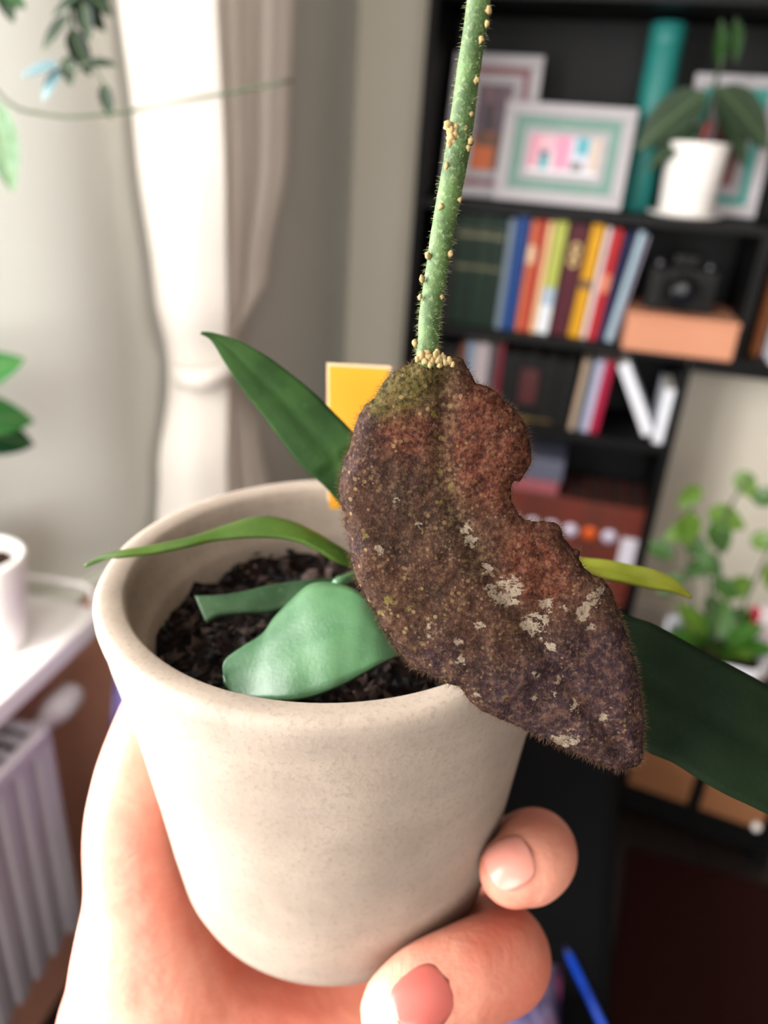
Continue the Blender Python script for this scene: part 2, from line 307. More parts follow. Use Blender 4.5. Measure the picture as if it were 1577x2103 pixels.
m = MB(); m.box(A0 - .16, A1 + .1, B0 - .16, B1 + .1, ZC, ZC + .1); struct('ceiling', m, plain((190, 184, 176), .9))
# floor of dark boards: each board that shows is a piece
floor_m = NT('dark_floor_boards'); v = floor_m.coord()
g = floor_m.noise(floor_m.mapping(v, (60, 3, 3)), 3, 4)
floor_m.set(floor_m.mix(g, lin((16, 10, 8)), lin((28, 17, 13))), .5); floor_m.bump(g, .2, .0005)
m = MB(); m.box(A0, A1, B0, B1, -.1, -.012); fl = struct('floor', m, plain((14, 10, 8), .8))
bd = MB(); bd.box(-.0595, .0595, B0, B1, -.012, 0, bev=.0015); bme = bd.mesh('floor_board')
for i in range(27):
    obj('floor_board', bme, floor_m.m, fl, ROOM @ Matrix.Translation((A0 + .06 + i * .12, 0, 0)))
# added brown panel below the sill: warm floor bounce on the wall, as colour
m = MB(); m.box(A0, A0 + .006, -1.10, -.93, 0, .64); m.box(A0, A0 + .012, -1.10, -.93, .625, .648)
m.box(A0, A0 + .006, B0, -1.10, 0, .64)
struct('bounce_tint_panel', m, plain((205, 148, 126), .6))
m = MB(); m.box(A0 + .006, A0 + .018, -1.10, B1, 0, .08); struct('baseboard_left', m, plain((225, 220, 212), .4))
m = MB(); m.box(A0 + .018, A1, B1 - .014, B1, 0, .08); struct('baseboard_back', m, plain((225, 220, 212), .4))
# window sill board
m = MB(); m.box(A0 - .15, A0 + .08, -2.74, -1.07, .662, .695, bev=.006)
WHITE = plain((236, 232, 230), .35, var=.02)
struct('trim_2', m, WHITE)
# thin white wire rail across the sill end
m = MB(); m.tube([(-.30, -1.082, .6955), (-.30, -1.082, .722), (-.291, -1.082, .7285), (-.18, -1.080, .735), (-.166, -1.079, .729), (-.164, -1.079, .6955)], .0035, 8)
tag(m.build('sill_rail', WHITE, None, ROOM), 'thin white wire rail across the far end of the window sill', 'rail')
glass = NT('window_glass')
tr = glass.n('ShaderNodeBsdfTransparent'); gl = glass.n('ShaderNodeBsdfGlossy'); gl.inputs['Roughness'].default_value = .02
mx = glass.n('ShaderNodeMixShader'); mx.inputs[0].default_value = .06
glass.t.links.new(tr.outputs[0], mx.inputs[1]); glass.t.links.new(gl.outputs[0], mx.inputs[2]); glass.t.links.new(mx.outputs[0], glass.out.inputs[0])
def window(name, M, w, h):
    """local: x along the window, z up, y through the wall"""
    m = MB()
    for x0, x1, z0, z1 in ((0, .06, 0, h), (w - .06, w, 0, h), (.06, w - .06, 0, .06), (.06, w - .06, h - .06, h), (w / 2 - .03, w / 2 + .03, .06, h - .06)):
        m.box(x0, x1, -.03, .03, z0, z1)
    o = m.build(name, WHITE, None, M); o['kind'] = 'structure'
    for x0 in (.06, w / 2 + .03):
        p = MB(); p.box(x0, x0 + w / 2 - .09, -.003, .003, .06, h - .06); p.build('pane', glass.m, o, M)
window('window_1', ROOM @ Matrix.Translation((A0 - .12, -2.7, .695)) @ Matrix.Rotation(R(90), 4, 'Z'), 1.575, 1.505)
window('added_rear_window', ROOM @ Matrix.Translation((-.15, B0 - .1, .85)), 1.45, 1.35)  # unseen window, added with its lamp for light from behind the camera

# ------------------------------------------------------------------ radiator under the sill
rad = thing('radiator', 'white panel radiator with vertical grooves under the window sill', 'radiator', T(A0, -1.237, .26))
RL, RD, RH = 1.3, .10, .365          # runs towards -b from the origin
ENAM = plain((176, 168, 174), .35, var=.02)
prof = []; 
y = 0
while y < RL - .02:
    prof += [(y, 0), (y + .017, 0), (y + .021, -.006), (y + .030, -.006)]; y += .034
def ridged(xf, sgn):
    m = MB(); P = [(xf + sgn * d, -yy) for yy, d in prof] ; n = len(P)
    vs = [(a, b, z) for z in (.012, RH - .012) for a, b in P] + [(xf - sgn * .012, b, z) for z in (.012, RH - .012) for a, b in P]
    fs = [(i, i + 1, n + i + 1, n + i) for i in range(n - 1)] + [(2 * n + i + 1, 2 * n + i, 3 * n + i, 3 * n + i + 1) for i in range(n - 1)]
    fs += [(n + i, n + i + 1, 3 * n + i + 1, 3 * n + i) for i in range(n - 1)] + [(i + 1, i, 2 * n + i, 2 * n + i + 1) for i in range(n - 1)]
    m.add(vs, fs); return m
MR = MW[rad]
ridged(RD, 1).build('front_panel', ENAM, rad, MR); ridged(.03, -1).build('back_panel', ENAM, rad, MR)
m = MB(); m.box(.022, RD + .002, -.004, .006, 0, RH); m.build('end_panel', ENAM, rad, MR)
m = MB(); m.box(RD - .012, RD + .003, -RL, 0, RH - .02, RH + .003, bev=.003); m.box(.02, .03, -RL, 0, RH - .02, RH); m.build('top_rail', ENAM, rad, MR)
sl = MB(); sl.box(.03, RD - .012, -.004, .004, RH - .012, RH - .003); sme = sl.mesh('grille_slat')
for i in range(40): obj('grille_slat', sme, ENAM, rad, MR @ Matrix.Translation((0, -.02 - i * .024, 0)))
m = MB()
for yy in (-.2, -1.0): m.box(.0005, .03, yy - .02, yy + .02, .05, RH - .05)
m.build('bracket', ENAM, rad, MR)
vk = MB(); K = Matrix.Translation((.06, .055, RH - .035)) @ Matrix.Rotation(R(-90), 4, 'X')
vk.lathe([(0, .055), (.014, .055), (.019, .048), (.020, .02), (.017, .0), (.012, -.01), (.010, -.055), (0, -.055)], 20, K)
vk.build('thermostat_knob', plain((228, 222, 222), .4, var=.02), rad, MR)

# ------------------------------------------------------------------ curtain tied back beyond the window
cur = thing('curtain', 'cream curtain gathered and tied back beside the window on the left wall', 'curtain', T(A0 + .085, -.75, .12))
# rows: height, b of the leading edge at the wall, how far the front fold stands out, b of the trailing edge, fold size
KZ = [(2.33, -.85, .13, -.33, 1), (1.8, -.835, .125, -.345, 1), (1.5, -.82, .12, -.37, 1), (1.27, -.80, .115, -.385, 1), (1.06, -.775, .10, -.46, .8), (.965, -.75, .085, -.60, .5), (.945, -.745, .08, -.64, .4),
      (.92, -.75, .085, -.63, .45), (.78, -.80, .10, -.52, .75), (.6, -.84, .115, -.48, .9), (.12, -.88, .12, -.43, 1)]
m = MB(); nz, nb = 70, 170; vs = []
def sst(t): t = max(0, min(1, t)); return t * t * (3 - 2 * t)
for i in range(nz):
    z = 2.33 - (2.33 - .12) * i / (nz - 1)
    for r0, r1 in zip(KZ, KZ[1:]):
        if z <= r0[0] + 1e-6 and z >= r1[0] - 1e-6:
            t = sst((r0[0] - z) / (r0[0] - r1[0])); L_, F_, R_, G = (r0[k] + (r1[k] - r0[k]) * t for k in (1, 2, 3, 4)); break
    for j in range(nb):
        s = j / (nb - 1)
        if s < .3:                                   # the broad front fold that faces the window
            q = s / .3
            a = .012 + F_ * math.sin(q * math.pi / 2) + .004 * math.sin(q * 7 + z * 2); b = L_ + .055 * (1 - math.cos(q * math.pi / 2)) + .006 * G * math.sin(q * 9 + z)
        else:                                        # gathered folds running back along the wall
            q = (s - .3) / .7; ph = q * 5 * 2 * math.pi + .5 * math.sin(z * 1.7)
            base = .012 + F_ * (1 - .35 * q)
            a = base - .026 * G * (1 - math.cos(ph)) * min(1, q * 4) + .006 * G * math.sin(2.3 * ph + z); b = L_ + .055 + (R_ - L_ - .055) * q + .006 * G * math.sin(ph)
        vs.append((A0 + a, b, z))
m.add(vs, [(i * nb + j, i * nb + j + 1, (i + 1) * nb + j + 1, (i + 1) * nb + j) for i in range(nz - 1) for j in range(nb - 1)], True)
cf = NT('curtain_linen'); v = cf.coord()
wv = cf.noise(cf.mapping(v, (300, 300, 12)), 4, 2)
cc = cf.mix(wv, lin((236, 228, 218)), lin((246, 240, 232)))
cf.set(cc, .9, spec=.1); cf.bump(wv, .1, .0005); cf.translucent(.18, cc)
m.build('cloth', cf.m, cur, ROOM)
m = MB(); n = 28; ring = []
for k in range(n):
    t = 2 * math.pi * k / n
    ring.append((A0 + .058 + .052 * math.cos(t), -.695 + .066 * math.sin(t), .945 + .012 * math.sin(t)))
vs = [(a, b, z + dz) for dz in (-.018, .018) for a, b, z in ring]
m.add(vs, [(k, (k + 1) % n, n + (k + 1) % n, n + k) for k in range(n)], True)
solid(m.build('tie_band', cf.m, cur, ROOM), .004)
m = MB(); m.tube([(A0 + .085, -2.9, 2.36), (A0 + .085, .1, 2.36)], .012, 12)
rod = m.build('curtain_rod', plain((60, 56, 52), .4), None, ROOM)
tag(rod, 'dark round curtain rod high over the left window', 'curtain rod')
m = MB(); 
for b in (-2.85, .05): m.box(A0, A0 + .085, b - .008, b + .008, 2.35, 2.37)
m.build('bracket', plain((60, 56, 52), .4), rod, ROOM)

# ------------------------------------------------------------------ black bookcase along the back wall
BLK = plain((11, 11, 12), .55, var=.15, scale=25, spec=.2)
bc = thing('bookcase', 'tall black bookcase with open shelves against the back wall', 'bookcase', T(0, 0, 0))
def bpart(name, *boxes, bev=.0012):
    m = MB()
    for q in boxes: m.box(*q, bev=bev)
    return m.build(name, BLK, bc, ROOM)
DEP = .285
bpart('side_panel', (0, .02, 0, DEP, 0, 2.05)); bpart('side_panel', (.656, .676, 0, DEP, 0, .865))
bpart('side_panel', (1.50, 1.52, 0, DEP, 0, 2.05)); bpart('partition', (.752, .774, 0, DEP, .905, 1.165)); bpart('partition', (.752, .774, 0, DEP, 1.59, 2.03))
bpart('shelf', (.02, 1.50, 0, DEP, 1.165, 1.185)); bpart('shelf', (.02, 1.50, 0, DEP, .885, .905))
bpart('shelf', (.02, .656, .005, DEP, .658, .678)); bpart('shelf', (.02, .656, .005, DEP, .185, .205)); bpart('shelf', (.02, .656, .005, DEP, .06, .08))
bpart('shelf', (.02, 1.50, 0, DEP, 1.57, 1.59)); bpart('top_board', (.02, 1.50, 0, DEP, 2.03, 2.05))
bpart('plinth', (.02, .656, .01, .03, 0, .06)); bpart('apron', (.676, 1.50, .02, .04, .862, .885))
bpart('back_board', (.02, 1.50, DEP - .008, DEP, .905, 2.03)); bpart('back_board', (.02, .656, DEP - .008, DEP, .06, .885))

PAGES = plain((220, 210, 190), .9, scale=300)
def cover_of(w, h, d, t=.0025):
    m = MB(); m.box(0, w, 0, t, 0, h); m.box(0, t, t, d, 0, h); m.box(w - t, w, t, d, 0, h); return m
def book(a, z, w, h, d, rgb, label, group, lean=0, b=.03, bands=(), rough=.5):
    M = ROOM @ Matrix.Translation((a, b, z + .0008 + w * math.sin(R(lean)))) @ Matrix.Rotation(R(lean), 4, 'Y')
    t = thing('book', label, 'book', M, group)
    cover_of(w, h, d).build('cover', plain(rgb, rough, spec=.2), t, M)
    m = MB(); m.box(.0027, w - .0027, .003, d - .004, .003, h - .003); m.build('page_block', PAGES if sum(rgb) > 150 else plain((40, 36, 32), .9), t, M)
    for z0, z1, c in bands:
        m = MB(); m.box(.0004, w - .0004, -.0006, .0002, z0 * h, z1 * h); m.build('spine_band', plain(c, .4), t, M)
    return t, M
G1 = 'books in the upper book row'
GOLD = (84, 80, 34)
Z1 = .905
gb = ((.80, .835, GOLD), (.52, .55, GOLD), (.86, .868, GOLD))
book(.062, Z1, .040, .235, .17, (24, 22, 20), 'black thick book at the left end of the upper book row', G1)
book(.104, Z1, .042, .252, .18, (10, 36, 21), 'dark green gilt book next to the black one, leftmost of three alike', G1, bands=gb)
book(.148, Z1, .038, .252, .18, (11, 39, 23), 'dark green gilt book, middle one of three alike', G1, bands=gb)
book(.188, Z1, .026, .250, .18, (13, 37, 26), 'narrow dark green gilt book, rightmost of three alike beside the grey-blue spine', G1, bands=gb)
book(.216, Z1, .013, .248, .18, (120, 136, 148), 'thin grey-blue book between the dark green and bright blue spines', G1, 1)
book(.230, Z1, .031, .255, .19, (18, 62, 124), 'bright blue book in the upper row', G1, 1.2)
book(.265, Z1, .017, .250, .18, (198, 100, 66), 'thin orange book beside the bright blue one', G1, 1.5, bands=((.62, .78, (232, 190, 150)),))
book(.284, Z1, .013, .252, .18, (172, 30, 28), 'thin bright red book between orange and yellow-green spines', G1, 1.8)
book(.299, Z1, .012, .250, .18, (236, 190, 140), 'thin pale apricot book against the yellow-green one', G1, 2)
book(.313, Z1, .028, .252, .18, (172, 178, 84), 'yellow-green book with white lower spine', G1, 2.4, bands=((.0, .26, (222, 226, 232)), (.26, .42, (160, 180, 200))))
t, M = book(.346, Z1, .041, .250, .18, (76, 24, 36), 'dark maroon book with two gold rings on its spine', G1, 2.8)
e = MB()
for zz in (.170, .196):
    e.add([(.0205 + rr * math.cos(q * math.pi / 8), -.0012, zz + rr * 1.25 * math.sin(q * math.pi / 8)) for rr in (.006, .011) for q in range(16)],
          [(q, (q + 1) % 16, 16 + (q + 1) % 16, 16 + q) for q in range(16)])
solid(e.build('gold_rings', plain((210, 180, 110), .4), t, M), .001)
book(.390, Z1, .028, .252, .18, (204, 148, 20), 'golden yellow book with a dark blotch on its spine', G1, 3.2, bands=((.44, .52, (90, 60, 20)),))
book(.421, Z1, .011, .248, .18, (218, 196, 196), 'thin pale pink book right of the golden yellow one', G1, 3.6)
book(.434, Z1, .020, .246, .18, (176, 34, 40), 'red book with a pale patch, between pale pink and navy', G1, 4.2, bands=((.44, .60, (214, 120, 90)),))
book(.458, Z1, .012, .244, .18, (36, 38, 78), 'thin navy book in the upper row', G1, 5.5)
book(.476, Z1, .013, .246, .18, (158, 180, 194), 'leaning pale blue book near the orange box', G1, 7)
book(.490, Z1, .006, .240, .18, (130, 126, 140), 'thin grey book leaning at the right end of the upper row', G1, 8)
# orange box with a camera on top
ob = MB(); ob.box(.512, .748, -.035, .20, Z1 + .0006, Z1 + .072, bev=.003)
bx = thing('storage_box', 'flat pale orange cardboard box sticking out of the shelf right of the books', 'box', T(.625, .08, Z1))
ORG = NT('orange_card'); v = ORG.coord(); ORG.set(ORG.mix(ORG.noise(v, 6, 3), lin((192, 124, 94)), lin((204, 146, 114))), .7)
ob.build('box_body', ORG.m, bx, ROOM)
m = MB(); m.box(.511, .749, -.036, .201, Z1 + .072, Z1 + .084, bev=.003); m.build('lid', ORG.m, bx, ROOM)
cz = Z1 + .084
cam_t = thing('camera', 'black camera with a round lens standing on the orange box', 'camera', T(.615, .05, cz))
CB = plain((5, 5, 6), .45, var=.1, spec=.25)
m = MB(); m.box(.545, .695, .03, .09, cz, cz + .095, bev=.006); m.box(.548, .58, .015, .03, cz + .005, cz + .09, bev=.004); m.build('camera_body', CB, cam_t, ROOM)
m = MB(); m.box(.59, .65, .03, .085, cz + .095, cz + .125, bev=.008); m.build('viewfinder_hump', CB, cam_t, ROOM)
m = MB(); K = Matrix.Translation((.62, .03, cz + .045)) @ Matrix.Rotation(R(90), 4, 'X')
m.lathe([(.036, 0), (.036, .03), (.033, .034), (.033, .05), (.029, .05), (.026, .036), (0, .036)], 32, K); m.build('lens', CB, cam_t, ROOM)
m = MB(); m.lathe([(.025, .040), (.022, .041), (0, .0435)], 24, K); m.build('lens_glass', plain((14, 16, 22), .2, spec=.3), cam_t, ROOM)
for xx in (.565, .672):
    m = MB(); m.lathe([(.011, 0), (.011, .009), (.009, .011), (0, .011)], 20, Matrix.Translation((xx, .06, cz + .095))); m.build('dial', plain((70, 70, 76), .3, .6), cam_t, ROOM)
# right-hand bay
G0 = 'books in the right-hand bay'
book(.800, Z1, .022, .20, .17, (110, 60, 24), 'brown book beside the white one right of the partition', G0, b=.06)
book(.832, Z1 - 0, .050, .215, .20, (226, 226, 236), 'thick white book at the right edge, right of the partition', G0, b=-.02)
# lower row
Z2 = .678; G2 = 'books in the lower book row'
book(.060, Z2, .040, .175, .17, (20, 18, 18), 'black book at the left end of the lower row', G2)
book(.102, Z2, .036, .170, .17, (26, 24, 26), 'second black book of the lower row, beside the rust spine', G2)
book(.140, Z2, .014, .180, .17, (120, 66, 44), 'thin rust brown book in the lower row', G2)
book(.156, Z2, .015, .186, .17, (118, 150, 176), 'thin dusty blue book in the lower row', G2)
book(.173, Z2, .038, .185, .17, (176, 164, 168), 'wide pale grey book in the lower row', G2)
book(.213, Z2, .017, .182, .17, (78, 74, 78), 'thin charcoal book beside the pale grey one', G2)
book(.232, Z2, .015, .190, .17, (110, 28, 44), 'thin wine red book left of the black volumes', G2)
book(.249, Z2, .044, .170, .17, (18, 18, 18), 'black volume in the lower row, leftmost of three alike', G2)
book(.295, Z2, .043, .172, .17, (16, 15, 16), 'black volume with a dark red stripe in the lower row', G2, bands=((.05, .09, (120, 96, 30)), (.3, .8, (70, 14, 18))))
book(.340, Z2, .044, .168, .17, (16, 16, 17), 'black volume in the lower row, between the striped one and the slim one', G2, bands=((.06, .09, (100, 80, 28)),))
book(.386, Z2, .040, .165, .17, (15, 15, 15), 'slim black volume left of the tan spine', G2)
book(.429, Z2, .013, .176, .17, (176, 152, 130), 'thin tan book leaning in the lower row', G2, 3)
book(.444, Z2, .012, .178, .17, (50, 78, 92), 'thin dark teal book beside the tan one', G2, 3)
book(.458, Z2, .019, .178, .17, (176, 172, 196), 'lilac grey book beside the crimson one', G2, 3)
book(.479, Z2, .020, .180, .17, (160, 26, 60), 'crimson book at the right of the lower row', G2, 3)
# two white books leaning into a V
G3 = 'white books leaning in a V'
M = ROOM @ Matrix.Translation((.606, .02, Z2 + .0133)) @ Matrix.Rotation(R(-29), 4, 'Y')
t = thing('book', 'white book leaning left, longer half of the V of white books', 'book', M, G3)
cover_of(.026, .185, .15).build('cover', plain((228, 230, 238), .5, var=.02), t, M)
m = MB(); m.box(.0027, .0233, .003, .146, .003, .182); m.build('page_block', PAGES, t, M)
M = ROOM @ Matrix.Translation((.6300, .02, Z2 + .0012)) @ Matrix.Rotation(R(1), 4, 'Y')
t = thing('book', 'white book leaning on the side panel, shorter half of the V of white books', 'book', M, G3)
cover_of(.022, .135, .15).build('cover', plain((228, 230, 238), .5, var=.02), t, M)
m = MB(); m.box(.0027, .0193, .003, .146, .003, .132); m.build('page_block', PAGES, t, M)
# brown volumes with round labels
Z3 = .205; G4 = 'matching brown volumes on the bottom shelf'
where = ['leftmost brown volume of the matching set', 'second brown volume from the left of the matching set', 'third brown volume from the left of the matching set', 'fourth brown volume from the left of the matching set',
         'fifth brown volume from the left of the matching set', 'sixth brown volume, under the pink book', 'brown volume with a white dot, sixth from the side panel', 'brown volume with a white dot, fifth from the side panel',
         'brown volume with a white dot, just left of the orange dot', 'brown volume with a single orange dot on its spine', 'brown volume with a white dot, just right of the orange dot', 'brown volume with a large white label, beside the side panel']
for i in range(12):
    w = .0495; a = .056 + i * .0498
    M = T(a, .03, Z3 + .0006)
    t = thing('book', where[i], 'book', M, G4)
    cover_of(w, .29, .18).build('cover', plain((96 + 6 * (i % 3), 44, 32), .5), t, M)
    m = MB(); m.box(.0027, w - .0027, .003, .176, .003, .287); m.build('page_block', plain((52, 24, 18), .8), t, M)
    if i == 11:
        m = MB(); m.box(.008, w - .002, -.0012, 0, .115, .205); m.build('label', plain((226, 220, 232), .6), t, M)
    else:
        m = MB(); m.lathe([(0, .0012), (.0185, .0012), (.0185, 0)], 20, Matrix.Translation((w / 2, 0, .200)) @ Matrix.Rotation(R(90), 4, 'X'))
        m.build('label', plain((232, 96, 20) if i == 9 else (222, 212, 232), .6), t, M)
def flat_book(a, b, z, w, d, h, rgb, label, rz=0):
    M = T(a, b, z, rz); t = thing('book', label, 'book', M, 'books lying flat')
    m = MB(); m.box(0, w, 0, d, 0, .0025); m.box(0, w, 0, d, h - .0025, h); m.box(0, w, 0, .0025, .0025, h - .0025); m.build('cover', plain(rgb, .5), t, M)
    m = MB(); m.box(.003, w - .003, .003, d - .003, .003, h - .003); m.build('page_block', PAGES, t, M)
flat_book(.23, .035, .4955, .20, .16, .034, (158, 84, 92), 'pink book lying flat on the brown volumes')
flat_book(.24, .04, .5297, .195, .15, .060, (92, 94, 112), 'thick grey book lying flat on the pink one')
# ------------------------------------------------------------------ framed pictures, tube, plant on the top shelf
def picture(me_name, w, h, fn, nx=40, ny=30):
    vs, cs = [], []
    for j in range(ny + 1):
        for i in range(nx + 1):
            vs.append((w * i / nx, 0, h * j / ny)); cs.append(lin(fn(i / nx, j / ny)))
    me = mesh(me_name, vs, [(j * (nx + 1) + i, j * (nx + 1) + i + 1, (j + 1) * (nx + 1) + i + 1, (j + 1) * (nx + 1) + i) for j in range(ny) for i in range(nx)])
    colour_attr(me, 'print', cs); return me
PR = NT('printed_paper'); PR.set(PR.attr('print')[0], .5)
def framed(label, M, w, h, border, mat_rgb, inner, mat_w, fn):
    t = thing('picture_frame', label, 'picture frame', M, 'framed pictures on the top shelf')
    fr = plain((172, 168, 172), .45, var=.02)
    m = MB(); b = border
    for q in ((0, w, 0, b), (0, w, h - b, h), (0, b, b, h - b), (w - b, w, b, h - b)): m.box(q[0], q[1], 0, .018, q[2], q[3], bev=.002)
    m.build('frame', fr, t, M)
    def ringp(name, o, wd, rgb, y):
        m = MB()
        for q in ((o, w - o, o, o + wd), (o, w - o, h - o - wd, h - o), (o, o + wd, o + wd, h - o - wd), (w - o - wd, w - o, o + wd, h - o - wd)): m.box(q[0], q[1], y, .016, q[2], q[3])
        m.build(name, plain(rgb, .8), t, M)
    ringp('mat_board', b, mat_w, mat_rgb, .006); ringp('inner_mat', b + mat_w, inner, (174, 170, 174), .008)
    o = b + mat_w + inner
    obj('print', picture('print', w - 2 * o, h - 2 * o, fn), PR.m, t, M @ Matrix.Translation((o, .010, o)))
    m = MB(); m.box(.004, w - .004, .0162, .020, .004, h - .004); m.build('backing_board', plain((90, 70, 50), .8), t, M)
    m = MB(); m.box(w / 2 - .02, w / 2 + .02, 0, .004, -h * .56, 0, Matrix.Translation((0, .021, h * .65)) @ Matrix.Rotation(R(18), 4, 'X')); m.build('strut', plain((40, 36, 34), .8), t, M)
def art_dark(x, y):
    n = noise.noise((x * 4, y * 5, 1.3))
    if y < .28 and abs(x - .35) < .3 + .1 * n: return (200, 92, 24)
    if y < .45: return (96, 60, 34) if n > -.1 else (150, 80, 40)
    if .3 < x < .55 and y < .8: return (50, 34, 40)
    return (112, 84, 92) if n > 0 else (84, 66, 80)
def art_pink(x, y):
    if y < .12: return (224, 222, 228)
    if .16 < x < .30 and .12 < y < .62: return (40, 160, 168) if y < .45 else (60, 76, 90)
    if x < .14: return (218, 150, 168)
    if x < .36: return (226, 178, 190) if y > .62 else (222, 206, 212)
    if x < .58: return (224, 150, 178)
    if .66 < x < .84 and y > .55: return (84, 170, 184)
    if .62 < x < .78 and y < .35: return (120, 118, 118)
    if x > .86: return (206, 186, 170)
    return (206, 206, 218)
def art_red(x, y):
    return (70, 18, 22) if (x - .5) ** 2 + (y - .45) ** 2 < .12 else (120, 40, 36)
ZS = 1.1858
framed('tall white picture frame with a dark brown and orange print, behind the mint one', ROOM @ Matrix.Translation((.040, .10, ZS + .004)) @ Matrix.Rotation(R(-9), 4, 'X'),
       .200, .300, .026, (140, 96, 100), .020, .014, art_dark)
framed('wide white picture frame with mint mat and pink and teal print', ROOM @ Matrix.Translation((.176, .015, ZS + .0085)) @ Matrix.Rotation(R(-14), 4, 'X') @ Matrix.Rotation(R(.6), 4, 'Y'),
       .280, .205, .027, (118, 152, 140), .015, .022, art_pink)
framed('white picture frame with teal mat behind the white plant pot', ROOM @ Matrix.Translation((.568, .155, ZS + .004)) @ Matrix.Rotation(R(-8), 4, 'X'),
       .185, .285, .026, (56, 150, 140), .022, .016, art_red)
m = MB(); m.lathe([(0, 0), (.035, 0), (.0365, .003), (.0365, .362), (.034, .365), (0, .365)], 40, T(.490, .145, ZS))
tube_t = thing('storage_tube', 'tall turquoise cylinder tube standing behind the white plant pot', 'tube', T(.490, .145, ZS))
TEAL = plain((28, 116, 110), .5)
m.build('tube_body', TEAL, tube_t, I4)
m = MB(); m.lathe([(.0375, .33), (.0375, .367), (.035, .3695), (0, .3695), (0, .3665), (.0368, .3665), (.0368, .33)], 40, T(.490, .145, ZS)); m.build('tube_cap', TEAL, tube_t, I4)

# leaves: one blade mesh, unit length along +y, normal +z
def blade(name, w=.42, cup=.10, droop=.18, n=8, k=4, tip=1.0):
    vs, fs = [], []
    for i in range(n + 1):
        t = i / n; ww = w * max(.012, math.sin(math.pi * min(1, t ** .8 * .985 + .01)) ** (.75 * tip)) * (1 - .15 * t)
        for j in range(-k, k + 1):
            s = j / k
            vs.append((s * ww / 2, t, cup * ww * abs(s) ** 1.5 - droop * t * t + .5 * droop * t))
    c = 2 * k + 1
    for i in range(n):
        for j in range(2 * k): fs.append((i * c + j, i * c + j + 1, (i + 1) * c + j + 1, (i + 1) * c + j))
    return mesh(name, vs, fs, True)
def leaf_mat(c0, c1, trans=.25, rough=.4, spec=.5):
    s = NT('leaf_green'); v = s.coord()
    x = s.sep(v)[0]; rib = s.step(s.math('ABSOLUTE', x), .0, .02)
    n = s.noise(v, 5, 3)
    c = s.mix(n, lin(c0), lin(c1)); c = s.mix(rib, s.mix(.35, c, (.35, .5, .2)), c)
    s.set(c, rough, spec=spec); s.bump(rib, .2, .01); s.translucent(trans, c); return s.m
def put_leaf(parent, me, base, tip, width_scale=1.0, up=(0, 0, 1), roll=0, name='leaf', M0=ROOM):
    b = M0 @ Vector(base); t = M0 @ Vector(tip); y = (t - b); L = y.length; y.normalize()
    u = (M0.to_3x3() @ Vector(up)); x = y.cross(u); x = x.normalized() if x.length > 1e-4 else y.orthogonal().normalized(); z = x.cross(y)
    Mm = Matrix(((x.x, y.x, z.x, b.x), (x.y, y.y, z.y, b.y), (x.z, y.z, z.z, b.z), (0, 0, 0, 1))) @ Matrix.Rotation(R(roll), 4, 'Y') @ Matrix.Diagonal((L * width_scale, L, L, 1))
    return obj(name, me, None, parent, Mm)
def stem_part(parent, pts, rad, mat, name='stem', M0=ROOM, n=6):
    p = MB(); p.tube([M0 @ Vector(q) for q in spline(pts, 4 * len(pts))], rad, n); return p.build(name, mat, parent)
def pot(parent, M, r0, r1, h, mat, th=.006, soil=True, lip=0.0):
    m = MB(); m.lathe([(0, 0), (r0 - .004, 0), (r0, .004), (r1, h - .003), (r1 - .002, h), (r1 - th + .001, h), (r1 - th, h - .003), (r0 - th, .01), (0, .01)], 48, M)
    m.build('pot', mat, parent)
    if soil:
        rs = r1 - th - .001; vs = [(0, 0, h - .016)]; N = 24
        for k in (1, 2, 3, 4):
            for i in range(N):
                a = 2 * math.pi * i / N; rr = rs * k / 4
                vs.append((rr * math.cos(a), rr * math.sin(a), h - .018 + .006 * noise.noise((rr * 60 * math.cos(a), rr * 60 * math.sin(a), 1))))
        fs = [(0, 1 + i, 1 + (i + 1) % N) for i in range(N)] + [(1 + k * N + i, 1 + k * N + N + i, 1 + k * N + N + (i + 1) % N, 1 + k * N + (i + 1) % N) for k in range(3) for i in range(N)]
        tag(obj('soil', mesh('soil', [M @ Vector(v) for v in vs], fs, True), SOIL, parent), kind='stuff')
sm = NT('potting_soil'); v = sm.coord(); d, dc = sm.voro(v, 420); nn = sm.noise(v, 160, 4)
sm.set(sm.mix(sm.step(nn, .35, .7), lin((22, 15, 12)), lin((72, 50, 40))), .95, spec=.1); sm.bump(nn, .8, .003); SOIL = sm.m
WPOT = plain((238, 234, 230), .35, var=.02)
GREY_LEAF = leaf_mat((42, 58, 42), (66, 84, 62), .1, .4); BR_LEAF = leaf_mat((16, 52, 14), (34, 84, 24), .2)
broad = blade('leaf', .62, .06, .22); broad.materials.append(GREY_LEAF)
broad2 = blade('leaf', .5, .06, .12); broad2.materials.append(BR_LEAF)
cx, cy = .592, .062
pp = thing('potted_plant', 'broad-leaved plant in a round white pot on the top shelf', 'potted plant', T(cx, cy, ZS))
Mp = T(cx, cy, ZS + .006)
m = MB(); m.lathe([(0, 0), (.06, 0), (.078, .006), (.080, .010), (.077, .010), (.06, .0055), (0, .0055)], 40, T(cx, cy, ZS)); m.build('saucer', WPOT, pp)
pot(pp, Mp, .056, .064, .142, WPOT)
STM = plain((52, 66, 40), .6); RED = plain((120, 30, 34), .6)
top = ZS + .13
stem_part(pp, [(cx, cy, top), (cx + .005, cy, top + .06), (cx + .008, cy + .01, top + .14), (cx + .014, cy, top + .21), (cx + .02, cy, top + .242)], .004, STM)
stem_part(pp, [(cx + .002, cy - .01, top), (cx + .004, cy - .015, top + .03), (cx + .01, cy - .012, top + .055)], .007, RED, 'red_stem')
put_leaf(pp, broad, (cx - .01, cy - .01, top + .11), (cx - .128, cy - .035, top + .005), 1.05, (-.2, -.8, .6))
